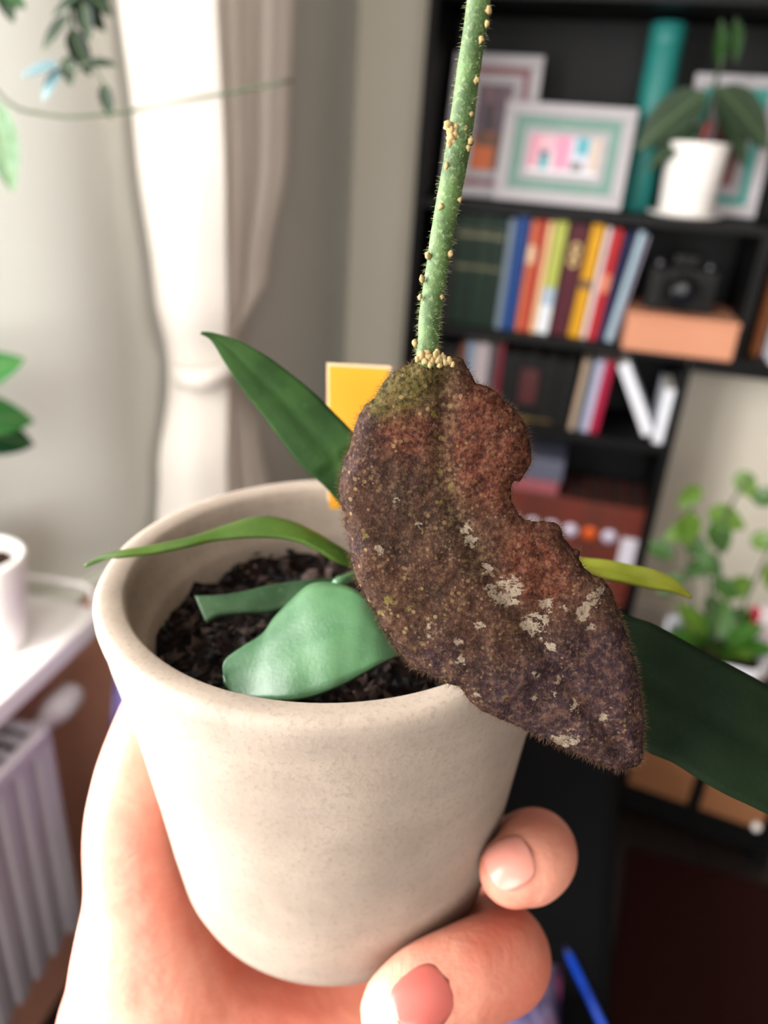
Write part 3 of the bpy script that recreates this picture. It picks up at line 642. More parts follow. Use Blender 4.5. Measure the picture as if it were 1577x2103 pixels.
put_leaf(pp, broad, (cx + .01, cy - .01, top + .12), (cx + .140, cy - .03, top + .02), .95, (.2, -.8, .6))
put_leaf(pp, broad, (cx - .005, cy - .01, top + .05), (cx - .10, cy - .05, top - .035), .7, (-.3, -.6, .6))
put_leaf(pp, broad, (cx + .012, cy, top + .10), (cx + .11, cy - .01, top - .02), .6, (.2, -.7, .5))
put_leaf(pp, broad2, (cx + .008, cy + .01, top + .16), (cx - .01, cy - .02, top + .235), .7, (0, -1, .2))
put_leaf(pp, broad2, (cx + .018, cy, top + .24), (cx + .036, cy - .01, top + .165), .75, (.3, -1, 0))

# ------------------------------------------------------------------ low black chest with two tan drawers, white planter on top
MC = T(.640, -.505, 0, -10)
ch = thing('chest', 'low black chest with two tan drawer fronts below the planter', 'chest', MC)
m = MB()
for q in ((0, .03, 0, .3, 0, .285), (.157, .177, 0, .3, .08, .265), (.30, .33, 0, .3, 0, .285), (.03, .30, 0, .3, .265, .285), (.03, .30, .005, .3, .03, .095), (.03, .30, .285, .3, .095, .265)): m.box(*q, bev=.001)
m.build('carcass', BLK, ch, MC)
TAN = NT('tan_wood'); v = TAN.coord(); g = TAN.noise(TAN.mapping(v, (4, 30, 60)), 3, 4); TAN.set(TAN.mix(g, lin((118, 76, 48)), lin((144, 98, 64))), .5); TAN.bump(g, .1, .0005)
for i, (x0, x1) in enumerate(((.033, .155), (.179, .298))):
    m = MB(); m.box(x0, x1, -.004, .014, .098, .262, bev=.002); m.box(x0 + .006, x1 - .006, .014, .27, .10, .22)
    d = m.build('drawer', TAN.m, ch, MC)
    m = MB(); kx = x1 - .012 if i else x0 + .012
    m.lathe([(0, .018), (.007, .016), (.009, .010), (.006, .004), (.005, 0), (0, 0)], 16, MC @ Matrix.Translation((kx, -.004, .112)) @ Matrix.Rotation(R(90), 4, 'X')); i and m.build('knob', WPOT, d)
cx, cy, cz0 = .785, -.42, .2856
wp = thing('potted_plant', 'bushy bright green plant in a white fabric planter on the low chest', 'potted plant', T(cx, cy, cz0))
fab = NT('white_planter_fabric'); v = fab.coord(); fab.set(fab.mix(fab.noise(v, 14, 3), lin((208, 212, 226)), lin((238, 238, 242))), .7); fab.bump(fab.noise(v, 30, 3), .5, .006)
m = MB(); rows = []
N = 40; vs = []
for k, (rr, zz) in enumerate(((.0, .0), (.075, .0), (.085, .01), (.092, .06), (.096, .11), (.100, .145), (.096, .147), (.090, .12), (.085, .10))):
    for i in range(N):
        a = 2 * math.pi * i / N; q = 1 + .035 * math.sin(7 * a + 9 * zz * 6) * (zz > 0)
        vs.append(T(cx, cy, cz0) @ Vector((rr * q * math.cos(a), rr * q * math.sin(a), zz + .006 * math.sin(3 * a) * (zz > .1))))
m.add(vs, [(k * N + i, k * N + (i + 1) % N, (k + 1) * N + (i + 1) % N, (k + 1) * N + i) for k in range(8) for i in range(N)], True)
m.build('planter', fab.m, wp)
m = MB(); m.lathe([(0, .118), (.05, .122), (.087, .115)], 24, T(cx, cy, cz0)); tag(m.build('soil', SOIL, wp), kind='stuff')
LIME = leaf_mat((74, 116, 28), (112, 146, 54), .35, .35); MIDG = leaf_mat((34, 78, 20), (66, 112, 34), .3)
lv1 = blade('leaf', .6, .08, .15); lv1.materials.append(LIME); lv2 = blade('leaf', .6, .08, .2); lv2.materials.append(MIDG)
sp = [(.774, .741, .80, .705, 0, .055), (.697, .70, .672, .67, 0, .05), (.690, .655, .70, .590, 0, .05), (.735, .655, .80, .640, 0, .05), (.745, .640, .775, .585, 1, .05), (.640, .555, .685, .540, 1, .045),
      (.705, .590, .745, .565, 1, .05), (.735, .570, .775, .535, 1, .05), (.845, .515, .805, .470, 0, .05), (.775, .470, .79, .425, 1, .05), (.80, .435, .81, .395, 1, .045), (.845, .435, .855, .385, 1, .04),
      (.872, .575, .885, .520, 0, .05), (.81, .70, .85, .715, 1, .05), (.705, .50, .675, .47, 1, .05), (.75, .53, .72, .50, 1, .05), (.78, .50, .82, .49, 1, .05), (.70, .625, .655, .60, 0, .04), (.83, .60, .87, .63, 0, .05)]
for j, pts in enumerate((((cx, cy, .40), (.76, -.36, .55), (.765, -.30, .66), (.79, -.29, .745)), ((cx - .02, cy, .40), (.72, -.34, .52), (.70, -.30, .62), (.695, -.29, .70)), ((cx + .03, cy, .40), (.83, -.36, .48), (.86, -.31, .60), (.87, -.30, .70)), ((cx, cy, .40), (.77, -.36, .47), (.745, -.31, .56)))):
    stem_part(wp, pts, .0028, STM)
for i, (xa, za, xb, zb, kk, w) in enumerate(sp):
    yb = -.30 - .05 * ((i * 37) % 5) / 5
    dx, dz = xb - xa, zb - za; kx = .050 / max(.02, math.hypot(dx, dz)); kx = max(1.0, kx) * 1.15
    put_leaf(wp, (lv1, lv2)[kk], (xa - dx * (kx - 1) * .5, yb + .02, za - dz * (kx - 1) * .5), (xb + dx * (kx - 1) * .5, yb, zb + dz * (kx - 1) * .5), 1.2, (((i * 13) % 7 - 3) * .15, -.8, .6))
for i in range(16):       # leaves hiding the rim of the planter
    a = 2 * math.pi * i / 16 + .2; rr = .05 + .03 * ((i * 7) % 3) / 2
    put_leaf(wp, (lv2, lv1, lv2)[i % 3], (cx + rr * .4 * math.cos(a), cy + rr * .4 * math.sin(a), cz0 + .135), (cx + rr * 1.35 * math.cos(a), cy + rr * 1.35 * math.sin(a), cz0 + .15 + .02 * ((i * 5) % 4)), 1.1, (0, -.3, 1))
M = T(.893, -.306, cz0, 20)
pk = thing('seed_packet', 'small white packet with a red end lying among the bright green leaves', 'packet', M)
m = MB(); m.box(-.018, .045, -.012, .012, .0, .178, bev=.003); m.build('packet_body', plain((226, 214, 216), .5), pk, M)
m = MB(); m.box(-.031, -.018, -.012, .012, .0, .178, bev=.003); m.build('red_end', plain((190, 50, 70), .5), pk, M)

# ------------------------------------------------------------------ dark red rug, black bench, cushions, pen
m = MB(); v0 = [(.690, -.600), (1.60, -.630), (1.60, -1.75), (.55, -1.75)]
m.add([(a, b, z) for z in (0.0005, .009) for a, b in v0], [(3, 2, 1, 0), (4, 5, 6, 7)] + [(i, (i + 1) % 4, 4 + (i + 1) % 4, 4 + i) for i in range(4)])
rs = NT('rug_pile'); rs.set(rs.mix(rs.noise(rs.coord(), 120, 3), lin((26, 8, 7)), lin((40, 13, 11))), .95, spec=.1)
tag(m.build('rug', rs.m, None, ROOM), 'dark red rug on the floor in front of the chest', 'rug')
MBn = T(.585, -1.02, 0, -2)
bn = thing('bench', 'black upholstered bench beyond the hand under the cushions', 'bench', MBn)
m = MB(); m.box(-.57, 0, -.62, .42, .30, .42, bev=.02); m.build('seat', plain((6, 6, 7), .9, spec=.08), bn, MBn)
for xx in (-.53, -.04):
    for yy in (-.58, .38):
        m = MB(); m.box(xx - .02, xx + .02, yy - .02, yy + .02, 0, .30); m.build('leg', plain((12, 12, 12), .5), bn, MBn)
fl_m = NT('floral_print'); v = fl_m.coord(); d, dcol = fl_m.voro(v, 24); nz_ = fl_m.noise(v, 18, 3)
c = fl_m.mix(fl_m.step(nz_, .4, .62), lin((48, 42, 84)), lin((142, 132, 168))); c = fl_m.mix(fl_m.step(d, .42, .25), c, lin((170, 84, 140))); c = fl_m.mix(fl_m.step(d, .16, .08), c, lin((230, 220, 236)))
fl_m.set(c, .85, spec=.1)
def cushion(label, M, w, h, th):
    n = 18; vs = []
    for sgn in (1, -1):
        for j in range(n + 1):
            for i in range(n + 1):
                x, y = i / n * 2 - 1, j / n * 2 - 1
                k = max(0, (1 - x ** 4) * (1 - y ** 4)) ** .5
                pin = 1 - .06 * (1 - abs(y)) * abs(x) ** 3 * 0
                vs.append(M @ Vector((x * w / 2 * (1 - .05 * (1 - y * y)), y * h / 2 * (1 - .05 * (1 - x * x)), sgn * th / 2 * k)))
    q = (n + 1) ** 2; fs = []
    for j in range(n):
        for i in range(n):
            a = j * (n + 1) + i
            fs.append((a, a + 1, a + n + 2, a + n + 1)); fs.append((q + a + 1, q + a, q + a + n + 1, q + a + n + 2))
    bm = bmesh.new(); me = mesh('cushion', vs, fs, True); bm.from_mesh(me); bmesh.ops.remove_doubles(bm, verts=bm.verts, dist=.0005); bm.to_mesh(me); bm.free()
    tag(obj('cushion', me, fl_m.m), label, 'cushion', 'floral cushions on the bench')
cushion('purple floral cushion standing upright on the bench behind the pot', ROOM @ Matrix.Translation((.085, -1.15, .588)) @ Matrix.Rotation(R(72), 4, 'X'), .40, .335, .11)
cushion('purple floral cushion lying flat on the bench near the hand', ROOM @ Matrix.Translation((.372, -1.40, .478)) @ Matrix.Rotation(R(4), 4, 'Z'), .30, .29, .11)
# blue pen on the bench edge
P0, P1 = ROOM @ Vector((.519, -1.180, .4245)), ROOM @ Vector((.600, -1.330, .4245))
ax_ = (P1 - P0).normalized()
pen = thing('pen', 'blue pen lying near the edge of the black bench', 'pen', Matrix.Translation(P0))
BLUE = plain((20, 70, 190), .35)
m = MB(); m.tube([P0 + ax_ * .012, P0 + ax_ * .125], .0045, 12); m.build('barrel', BLUE, pen)
m = MB(); m.tube([P0, P0 + ax_ * .004, P0 + ax_ * .012], [.0008, .002, .0043], 12); m.build('tip', plain((14, 30, 80), .3), pen)
m = MB(); m.tube([P0 + ax_ * .125, P0 + ax_ * .16], .0048, 12); m.build('cap', BLUE, pen)

# ------------------------------------------------------------------ things on the window sill
cx, cy, cz0 = -.238, -1.186, .6956
sp1 = thing('potted_plant', 'white pot with a green plant at the end of the window sill', 'potted plant', T(cx, cy, cz0))
Ms = T(cx, cy, cz0)
pot(sp1, Ms, .040, .053, .128, WPOT, .008)
SILL_G = leaf_mat((44, 108, 52), (76, 132, 70), .3, .4, .3); SILL_D = leaf_mat((14, 54, 30), (30, 76, 42), .2, .4, .3)
s1 = blade('leaf', .5, .1, .15); s1.materials.append(SILL_G); s2 = blade('leaf', .5, .1, .15); s2.materials.append(SILL_D)
stem_part(sp1, [(cx, cy, .80), (cx - .005, cy, .92), (cx - .004, cy, 1.06)], .004, STM)
for i, (zb, ta, tb, tz, me) in enumerate(((1.03, -.186, -1.12, 1.055, s1), (1.00, -.188, -1.113, .978, s1), (.985, -.190, -1.115, .948, s2), (1.04, -.31, -1.16, 1.06, s1), (1.0, -.29, -1.22, .96, s2), (1.05, -.25, -1.25, 1.07, s1), (.96, -.29, -1.14, .93, s2))):
    put_leaf(sp1, me, (cx - .004, cy, zb), (ta, tb, tz), 1.15, (.35, -.7, .6))
vs_t = thing('vase', 'tall white tapered vase behind the white pot on the window sill', 'vase', T(-.335, -1.245, .6956))
m = MB(); m.lathe([(0, 0), (.05, 0), (.055, .02), (.05, .12), (.036, .20), (.028, .25), (.030, .262), (.026, .262), (.024, .25), (.03, .20), (.045, .1), (0, .02)], 40, T(-.335, -1.245, .6956))
m.build('vase_body', WPOT, vs_t)

# ------------------------------------------------------------------ hanging plant, upper left
HP = (-.03, -1.24, 1.56)
hp = thing('hanging_plant', 'trailing plant with small dark leaves hanging at the upper left before the window wall', 'hanging plant', T(*HP))
CLAY = plain((150, 120, 90), .7)
pot(hp, T(*HP), .045, .06, .09, CLAY)
m = MB()
for k in range(3):
    a = 2 * math.pi * k / 3
    m.tube([ROOM @ Vector((HP[0] + .059 * math.cos(a), HP[1] + .059 * math.sin(a), HP[2] + .088)), ROOM @ Vector((HP[0], HP[1], 2.2))], .0015, 5)
m.tube([ROOM @ Vector((HP[0], HP[1], 2.2)), ROOM @ Vector((HP[0], HP[1], 2.4995))], .002, 5)
m.build('cord', CLAY, hp)
HD = leaf_mat((5, 20, 9), (10, 30, 14), .06, .5, .2); HB = leaf_mat((62, 90, 98), (80, 108, 116), .15, .4); HG = leaf_mat((24, 54, 24), (36, 70, 32), .3, .5, .2)  # HB: blue-white sheen of some leaves, put into the base colour
h1 = blade('leaf', .5, .08, .1); h1.materials.append(HD); h2 = blade('leaf', .5, .08, .1); h2.materials.append(HB); h3 = blade('leaf', .5, .08, .1); h3.materials.append(HG)
def hang_stem(pts, leaves, r=.0014):
    stem_part(hp, pts, r, STM)
    for b, t, me in leaves: put_leaf(hp, me, b, t, 1.0, (0, -.6, .8))
hz = HP[2] + .08
hang_stem([(HP[0], HP[1], hz), (-.02, -1.295, 1.62), (.0, -1.31, 1.50), (.035, -1.31, 1.42), (.052, -1.32, 1.35), (.05, -1.335, 1.325)],
          [((.045, -1.315, 1.385), (.030, -1.325, 1.372), h3), ((.05, -1.318, 1.375), (.075, -1.318, 1.352), h1), ((.05, -1.32, 1.36), (.033, -1.33, 1.338), h1), ((.052, -1.322, 1.352), (.065, -1.325, 1.325), h1),
           ((.052, -1.33, 1.335), (.060, -1.34, 1.318), h1), ((.05, -1.335, 1.328), (.040, -1.345, 1.308), h2)])
hang_stem([(HP[0] + .02, HP[1], hz), (.05, -1.29, 1.60), (.06, -1.31, 1.45), (.062, -1.32, 1.37)],
          [((.06, -1.316, 1.40), (.05, -1.325, 1.376), h2), ((.06, -1.318, 1.385), (.080, -1.32, 1.370), h1), ((.062, -1.32, 1.375), (.085, -1.325, 1.36), h1), ((.061, -1.32, 1.372), (.044, -1.33, 1.358), h1), ((.062, -1.322, 1.368), (.07, -1.33, 1.345), h1)])
hang_stem([(HP[0] - .02, HP[1], hz), (-.05, -1.30, 1.62), (.0, -1.33, 1.45), (.012, -1.335, 1.375)],
          [((.012, -1.334, 1.375), (.022, -1.34, 1.352), h1), ((.010, -1.334, 1.38), (.030, -1.34, 1.372), h1), ((.012, -1.336, 1.37), (.036, -1.345, 1.36), h3)])
hang_stem([(.05, -1.335, 1.33), (.062, -1.336, 1.328), (.072, -1.335, 1.332), (.080, -1.334, 1.322), (.084, -1.334, 1.318)],
          [((.070, -1.335, 1.332), (.092, -1.335, 1.332), h1), ((.081, -1.334, 1.321), (.085, -1.336, 1.300), h1), ((.05, -1.336, 1.33), (.025, -1.345, 1.322), h2)], .0008)
# long bare tendril sagging across to the curtain
stem_part(hp, [(HP[0] - .03, HP[1], hz), (-.06, -1.30, 1.58), (-.03, -1.35, 1.38), (.020, -1.362, 1.312), (.05, -1.355, 1.300), (.09, -1.345, 1.303), (.14, -1.325, 1.315), (.202, -1.307, 1.330)], .0011, STM, 'tendril')
HW = leaf_mat((50, 96, 30), (150, 176, 150), .3)
h4 = blade('leaf', .34, .1, .1); h4.materials.append(HW)
put_leaf(hp, h4, (.016, -1.363, 1.308), (.030, -1.372, 1.252), 1.2, (.5, -.8, .2))
# ------------------------------------------------------------------ the hoya in its stoneware pot
PC = Vector((-.0095, .1394, 1.2185)); PA = Vector((-.0437, .0029, .99904)).normalized()
_x = PA.cross(Vector((0, 1, 0))).normalized(); _y = PA.cross(_x)
PH = .0855
MP = Matrix(((_x.x, _y.x, PA.x, PC.x), (_x.y, _y.y, PA.y, PC.y), (_x.z, _y.z, PA.z, PC.z), (0, 0, 0, 1)))      # origin at the rim centre
hoya = thing('potted_plant', 'hoya in a beige stoneware pot held in the hand, with one large brown leaf', 'potted plant', MP @ Matrix.Translation((0, 0, -PH)))
ST = NT('stoneware'); v = ST.coord(); z = ST.sep(v)[2]
speck = ST.noise(v, 900, 3, .6); blot = ST.noise(v, 55, 4); ringn = ST.noise(ST.mapping(v, (4, 4, 260)), 1.0, 3)
c = ST.mix(ST.step(blot, .3, .7), lin((130, 117, 105)), lin((146, 132, 119)))
c = ST.mix(ST.math('MULTIPLY', ST.step(speck, .5, .7), .45), c, lin((112, 101, 90)))
c = ST.mix(ST.math('MULTIPLY', ST.step(ringn, .4, .65), .22), c, lin((126, 116, 108)))
ST.set(c, .75, spec=.3); ST.bump(ST.math('ADD', ST.math('MULTIPLY', speck, .6), ST.math('MULTIPLY', ringn, .8)), .22, .0006)
m = MB()
prof = [(0, -PH), (.0290, -PH), (.0335, -PH + .0012), (.0366, -PH + .0042), (.0382, -PH + .009), (.0396, -PH + .02), (.0412, -.050), (.0438, -.028), (.0467, -.0105), (.0471, -.0070), (.0476, -.0052), (.0480, -.0030), (.0480, -.0012), (.0474, -.0002),
        (.0462, 0), (.0428, -.0002), (.0420, -.0010), (.0415, -.0035), (.0408, -.0095), (.0395, -.0115), (.0388, -.013), (.0380, -.03), (.034, -PH + .012), (.030, -PH + .007), (0, -PH + .006)]
m.lathe(prof, 128)
m.build('pot', ST.m, hoya, MP)
# soil: lumpy disc with bark crumbs and grit
vs = [(0, 0, -.0135)]; N = 72; RK = 22
def soil_h(x, y):
    return -.0155 + .0045 * noise.noise((x * 90, y * 90, 3)) + .0022 * noise.noise((x * 300, y * 300, 8)) - .002 * (math.hypot(x, y) / .038) ** 2
for k in range(1, RK + 1):
    for i in range(N):
        a = 2 * math.pi * i / N; rr = .0386 * k / RK; x, y = rr * math.cos(a), rr * math.sin(a); vs.append((x, y, soil_h(x, y)))
fs = [(0, 1 + i, 1 + (i + 1) % N) for i in range(N)] + [(1 + k * N + i, 1 + k * N + N + i, 1 + k * N + N + (i + 1) % N, 1 + k * N + (i + 1) % N) for k in range(RK - 1) for i in range(N)]
SO = NT('bark_soil'); v = SO.coord(); n1 = SO.noise(v, 500, 4); d, dcol = SO.voro(v, 260)
cc = SO.mix(SO.step(n1, .38, .68), lin((6, 4, 4)), lin((30, 19, 15))); SO.set(cc, .95, spec=.1); SO.bump(n1, 1.0, .002)
tag(obj('soil', mesh('soil', vs, fs, True), SO.m, hoya, MP), kind='stuff')
def crumbs(name, n, s0, s1, mat, bias=0):
    m = MB()
    for i in range(n):
        a = random.uniform(0, 2 * math.pi); rr = .0375 * math.sqrt(random.random()); x, y = rr * math.cos(a), rr * math.sin(a)
        s = random.uniform(s0, s1)
        K = Matrix.Translation((x, y, soil_h(x, y) + s * .2)) @ Matrix.Rotation(random.uniform(0, 6.3), 4, Vector((random.random(), random.random(), random.random() + .1)).normalized()) @ Matrix.Diagonal((s, s * random.uniform(.5, .9), s * random.uniform(.35, .7), 1))
        o8 = [(1, 0, 0), (0, 1, 0), (-1, 0, 0), (0, -1, 0), (.1, .1, .8), (-.1, 0, -.8)]
        m.add([K @ Vector([c * random.uniform(.7, 1.2) for c in q]) for q in o8], [(0, 1, 4), (1, 2, 4), (2, 3, 4), (3, 0, 4), (1, 0, 5), (2, 1, 5), (3, 2, 5), (0, 3, 5)])
    tag(m.build(name, mat, hoya, MP), kind='stuff')
crumbs('bark_chips', 420, .0008, .0024, plain((48, 30, 24), .9, scale=300)); crumbs('grit', 130, .0005, .0012, plain((92, 70, 58), .9, scale=300)); crumbs('dark_crumbs', 500, .0006, .0020, plain((12, 8, 7), .95, scale=300))

# stem with fuzz and papery root nubs
SG = NT('stem_green'); v = SG.coord(); n1 = SG.noise(v, 260, 4); n2 = SG.noise(v, 1400, 3); z = SG.sep(v)[2]
c = SG.mix(SG.step(n1, .35, .65), lin((40, 60, 25)), lin((62, 84, 42))); c = SG.mix(SG.math('MULTIPLY', SG.step(n2, .5, .75), .5), c, lin((118, 134, 96)))
SG.set(c, .6, spec=.3); SG.bump(n2, .4, .0004)
sp_ = spline(STEM, 160)
m = MB(); m.tube([q[:3] for q in sp_], [q[3] * (1 + .05 * noise.noise((i * .35, 0, 0))) for i, q in enumerate(sp_)], 20)
stem_o = m.build('stem', SG.m, hoya)
PAPER = NT('papery_root'); v = PAPER.coord(); PAPER.set(PAPER.mix(PAPER.noise(v, 900, 3), lin((104, 84, 50)), lin((150, 132, 94))), .85, spec=.1)
m = MB()
for x, y, z, r in NUBS:
    bm = bmesh.new(); bmesh.ops.create_icosphere(bm, subdivisions=2, radius=1)
    for q in bm.verts:
        q.co *= .55 * r * (1 + .7 * noise.noise(q.co * 2.3 + Vector((x * 900, z * 900, 0)))); q.co.z *= 1.25
        q.co += Vector((x, y, z))
    bm.verts.index_update(); m.add([q.co.copy() for q in bm.verts], [tuple(q.index for q in f.verts) for f in bm.faces], True); bm.free()
tag(m.build('root_nubs', PAPER.m, stem_o), kind='stuff')
def hairs(name, roots, mat, parent, w=.00004):
    """roots: (point, direction, length); each hair a bent sliver of three triangles"""
    vs, fs = [], []
    for p, d, L in roots:
        s = d.orthogonal().normalized(); s = (s * random.uniform(-1, 1) + d.cross(s) * random.uniform(-1, 1)).normalized()
        bend = Vector((random.uniform(-.3, .3), random.uniform(-.3, .3), random.uniform(-.5, .1))) * L
        k = len(vs); q = p + d * L * .55 + bend * .3
        vs += [p - s * w, p + s * w, q - s * w * .7, q + s * w * .7, p + d * L + bend]
        fs += [(k, k + 1, k + 3, k + 2), (k + 2, k + 3, k + 4)]
    return tag(obj(name, mesh(name, vs, fs), mat, parent), kind='stuff')
FUZZ = NT('leaf_hair'); FUZZ.set(lin((78, 56, 40)), .6, spec=.15); FUZZ.translucent(.3, lin((100, 76, 54)))
FUZZG = NT('stem_hair'); FUZZG.set(lin((140, 144, 104)), .6, spec=.2); FUZZG.translucent(.4, lin((150, 150, 112)))
rt = []
for i in range(2600):
    k = random.uniform(6, 108); i0 = int(k); a, b = Vector(sp_[i0][:3]), Vector(sp_[i0 + 1][:3]); p = a.lerp(b, k - i0); d = (b - a).normalized()
    o = d.orthogonal().normalized(); o = Matrix.Rotation(random.uniform(0, 6.283), 3, d) @ o
    rt.append((p + o * sp_[i0][3] * .98, (o + d * random.uniform(-.5, .3)).normalized(), random.uniform(.0003, .0008)))
hairs('fuzz', rt, FUZZG.m, stem_o, .000022)

# the large brown leaf: local frame in metres, x across, y up, z toward the light side
ML = Matrix(((LEAF_X[0], LEAF_Y[0], LEAF_N[0], LEAF_O[0]), (LEAF_X[1], LEAF_Y[1], LEAF_N[1], LEAF_O[1]), (LEAF_X[2], LEAF_Y[2], LEAF_N[2], LEAF_O[2]), (0, 0, 0, 1)))
OUT = []
L0 = arclen(LEAF_OUT + LEAF_OUT[:1], 520)[:-1]
cxm = sum(p.x for p in L0) / len(L0); cym = sum(p.y for p in L0) / len(L0)
for i, p in enumerate(L0):
    nrm = Vector((p.x - cxm, p.y - cym)).normalized(); w = .16 * noise.noise((p.x * 1.3, p.y * 1.3, 5)) + .10 * noise.noise((p.x * 4, p.y * 4, 2))
    OUT.append(Vector((p.x + nrm.x * w, p.y + nrm.y * w)))
GRID = [];  st = .55
def inside(x, y):
    c = False; j = len(OUT) - 1
    for i in range(len(OUT)):
        a, b = OUT[i], OUT[j]
        if (a.y > y) != (b.y > y) and x < (b.x - a.x) * (y - a.y) / (b.y - a.y) + a.x: c = not c
        j = i
    return c
x0, x1 = min(p.x for p in OUT), max(p.x for p in OUT); y0, y1 = min(p.y for p in OUT), max(p.y for p in OUT)
yy = y0
while yy < y1:
    xx = x0
    while xx < x1:
        q = (xx + random.uniform(-.12, .12), yy + random.uniform(-.12, .12))
        if inside(*q) and min((q[0] - p.x) ** 2 + (q[1] - p.y) ** 2 for p in OUT[::2]) > .12: GRID.append(Vector(q))
        xx += st
    yy += st
nO = len(OUT)
vv, ee, ff, *_ = delaunay_2d_cdt(OUT + GRID, [(i, (i + 1) % nO) for i in range(nO)], [], 1, 1e-5)
MIDL = arclen(LEAF_MID, 60)
def leaf_z(x, y):
    """relief in mm at leaf point (mm): keel along the midrib, edges curled back, puckers"""
    dm = min(math.hypot(x - q.x, y - q.y) for q in MIDL)
    k = min(range(0, 60), key=lambda i: (x - MIDL[i].x) ** 2 + (y - MIDL[i].y) ** 2)
    de = min(math.hypot(x - p.x, y - p.y) for p in OUT[::4])
    z = -1.0 * math.exp(-(dm / 1.6) ** 2) - .0045 * dm * dm - 1.3 * math.exp(-(de / 1.2) ** 2)
    z += .75 * noise.noise((x * .16, y * .16, 1)) + .38 * noise.noise((x * .42, y * .42, 4)) + .14 * noise.noise((x * 1.1, y * 1.1, 7))
    return z, dm, de
def gsum(S, x, y):
    return min(1.0, sum(math.exp(-((x - a) ** 2 + (y - b) ** 2) / (r * r * .75)) for a, b, r in S))
lv, c1, c2, dE = [], [], [], []
for p in vv:
    z, dm, de = leaf_z(p.x, p.y)
    lv.append((p.x * .001, p.y * .001, z * .001)); dE.append(de)
    c1.append((gsum(LEAF_TAN, p.x, p.y), gsum(LEAF_YEL, p.x, p.y), gsum(LEAF_RED, p.x, p.y)))
    c2.append((gsum(LEAF_OLV, p.x, p.y), gsum(LEAF_PUR, p.x, p.y), math.exp(-(dm / 1.5) ** 2)))
lme = mesh('leaf', lv, [tuple(f) for f in ff], True)
if lme.polygons[0].normal.z < 0: lme.flip_normals()
colour_attr(lme, 'zone_a', c1); colour_attr(lme, 'zone_b', c2)
BL = NT('dying_leaf'); v = BL.coord()
_, tanm, yelm, redm = BL.attr('zone_a'); _, olvm, purm, midm = BL.attr('zone_b')
nS = BL.noise(BL.mapping(v, (.6, 1.7, 1), (0, 0, .35)), 520, 5, .7); nA = BL.noise(v, 110, 5, .6); nB = BL.noise(v, 420, 5, .65); nC = BL.noise(v, 1300, 4, .65); nD = BL.noise(v, 2600, 2, .6)
c = BL.mix(BL.step(nA, .36, .64), lin((66, 42, 30)), lin((92, 58, 42)))
c = BL.mix(BL.math('MULTIPLY', purm, .95), c, BL.mix(BL.step(nB, .35, .65), lin((56, 34, 40)), lin((84, 58, 64))))
c = BL.mix(BL.math('MULTIPLY', redm, BL.math('MULTIPLY_ADD', BL.step(nB, .35, .6), .5, .4)), c, BL.mix(BL.step(nC, .35, .65), lin((96, 38, 28)), lin((150, 76, 50))))
c = BL.mix(BL.math('MULTIPLY', olvm, BL.math('MULTIPLY_ADD', BL.step(nB, .35, .6), .4, .6)), c, BL.mix(BL.step(nC, .35, .65), lin((84, 78, 30)), lin((134, 122, 52))))
fine = BL.step(nC, .50, .68)
c = BL.mix(BL.math('MULTIPLY', BL.step(nB, .50, .66), .45), c, lin((134, 92, 66)))
c = BL.mix(BL.math('MULTIPLY', fine, .42), c, lin((164, 130, 100)))
c = BL.mix(BL.math('MULTIPLY', BL.step(nC, .48, .36), .5), c, lin((30, 19, 18)))
d2, k2 = BL.voro(v, 1500); kk2 = BL.n('ShaderNodeSeparateColor'); BL.t.links.new(k2, kk2.inputs[0])
dot2 = BL.math('MULTIPLY', BL.math('MULTIPLY', BL.step(d2, .42, .22), BL.step(kk2.outputs[0], .60, .66)), BL.step(BL.noise(v, 120, 3), .42, .60))
c = BL.mix(BL.math('MULTIPLY', dot2, .6), c, lin((176, 140, 100)))
# pale round specks, denser on the left half and by the midrib
d1, k1 = BL.voro(v, 860); kk = BL.n('ShaderNodeSeparateColor'); BL.t.links.new(k1, kk.inputs[0])
dot = BL.math('MULTIPLY', BL.step(d1, .34, .20), BL.step(kk.outputs[0], .55, .62)); keep = BL.step(BL.noise(v, 90, 3), .36, .54)
xg = BL.step(BL.sep(v)[0], .014, -.004)
dot = BL.math('MULTIPLY', dot, BL.math('MULTIPLY_ADD', BL.math('MULTIPLY', keep, xg), .8, .12, clamp=True))
c = BL.mix(dot, c, lin((176, 146, 96)))
yel = BL.step(BL.math('MULTIPLY_ADD', yelm, .36, BL.math('MULTIPLY_ADD', nB, .6, BL.math('MULTIPLY', nC, .4))), .74, .82)
c = BL.mix(BL.math('MULTIPLY', yel, .8), c, lin((150, 134, 66)))
mid = BL.math('MULTIPLY', BL.math('MULTIPLY', midm, BL.step(BL.sep(v)[1], -.042, -.02)), BL.step(nC, .42, .62)); c = BL.mix(BL.math('MULTIPLY', mid, .55), c, lin((140, 118, 78)))
tan = BL.step(BL.math('MULTIPLY_ADD', tanm, .34, BL.math('MULTIPLY_ADD', nS, .62, BL.math('MULTIPLY', nC, .62))), .86, .95)
c = BL.mix(BL.math('MULTIPLY', tan, .85), c, BL.mix(nD, lin((176, 152, 128)), lin((214, 194, 170))))
BL.set(BL.mix(.755, c, (0, 0, 0)), .8, spec=.1); BL.bump(BL.math('ADD', nC, BL.math('MULTIPLY', nB, .8)), .7, .0006)
bl = obj('leaf', lme, BL.m, hoya, ML); solid(bl, .0006, -1)
tag(bl, 'dying brown hairy leaf with a bitten right edge')
lme.calc_loop_triangles(); rt = []; R3 = ML.to_3x3()
tris = list(lme.loop_triangles); areas = [t.area for t in tris]
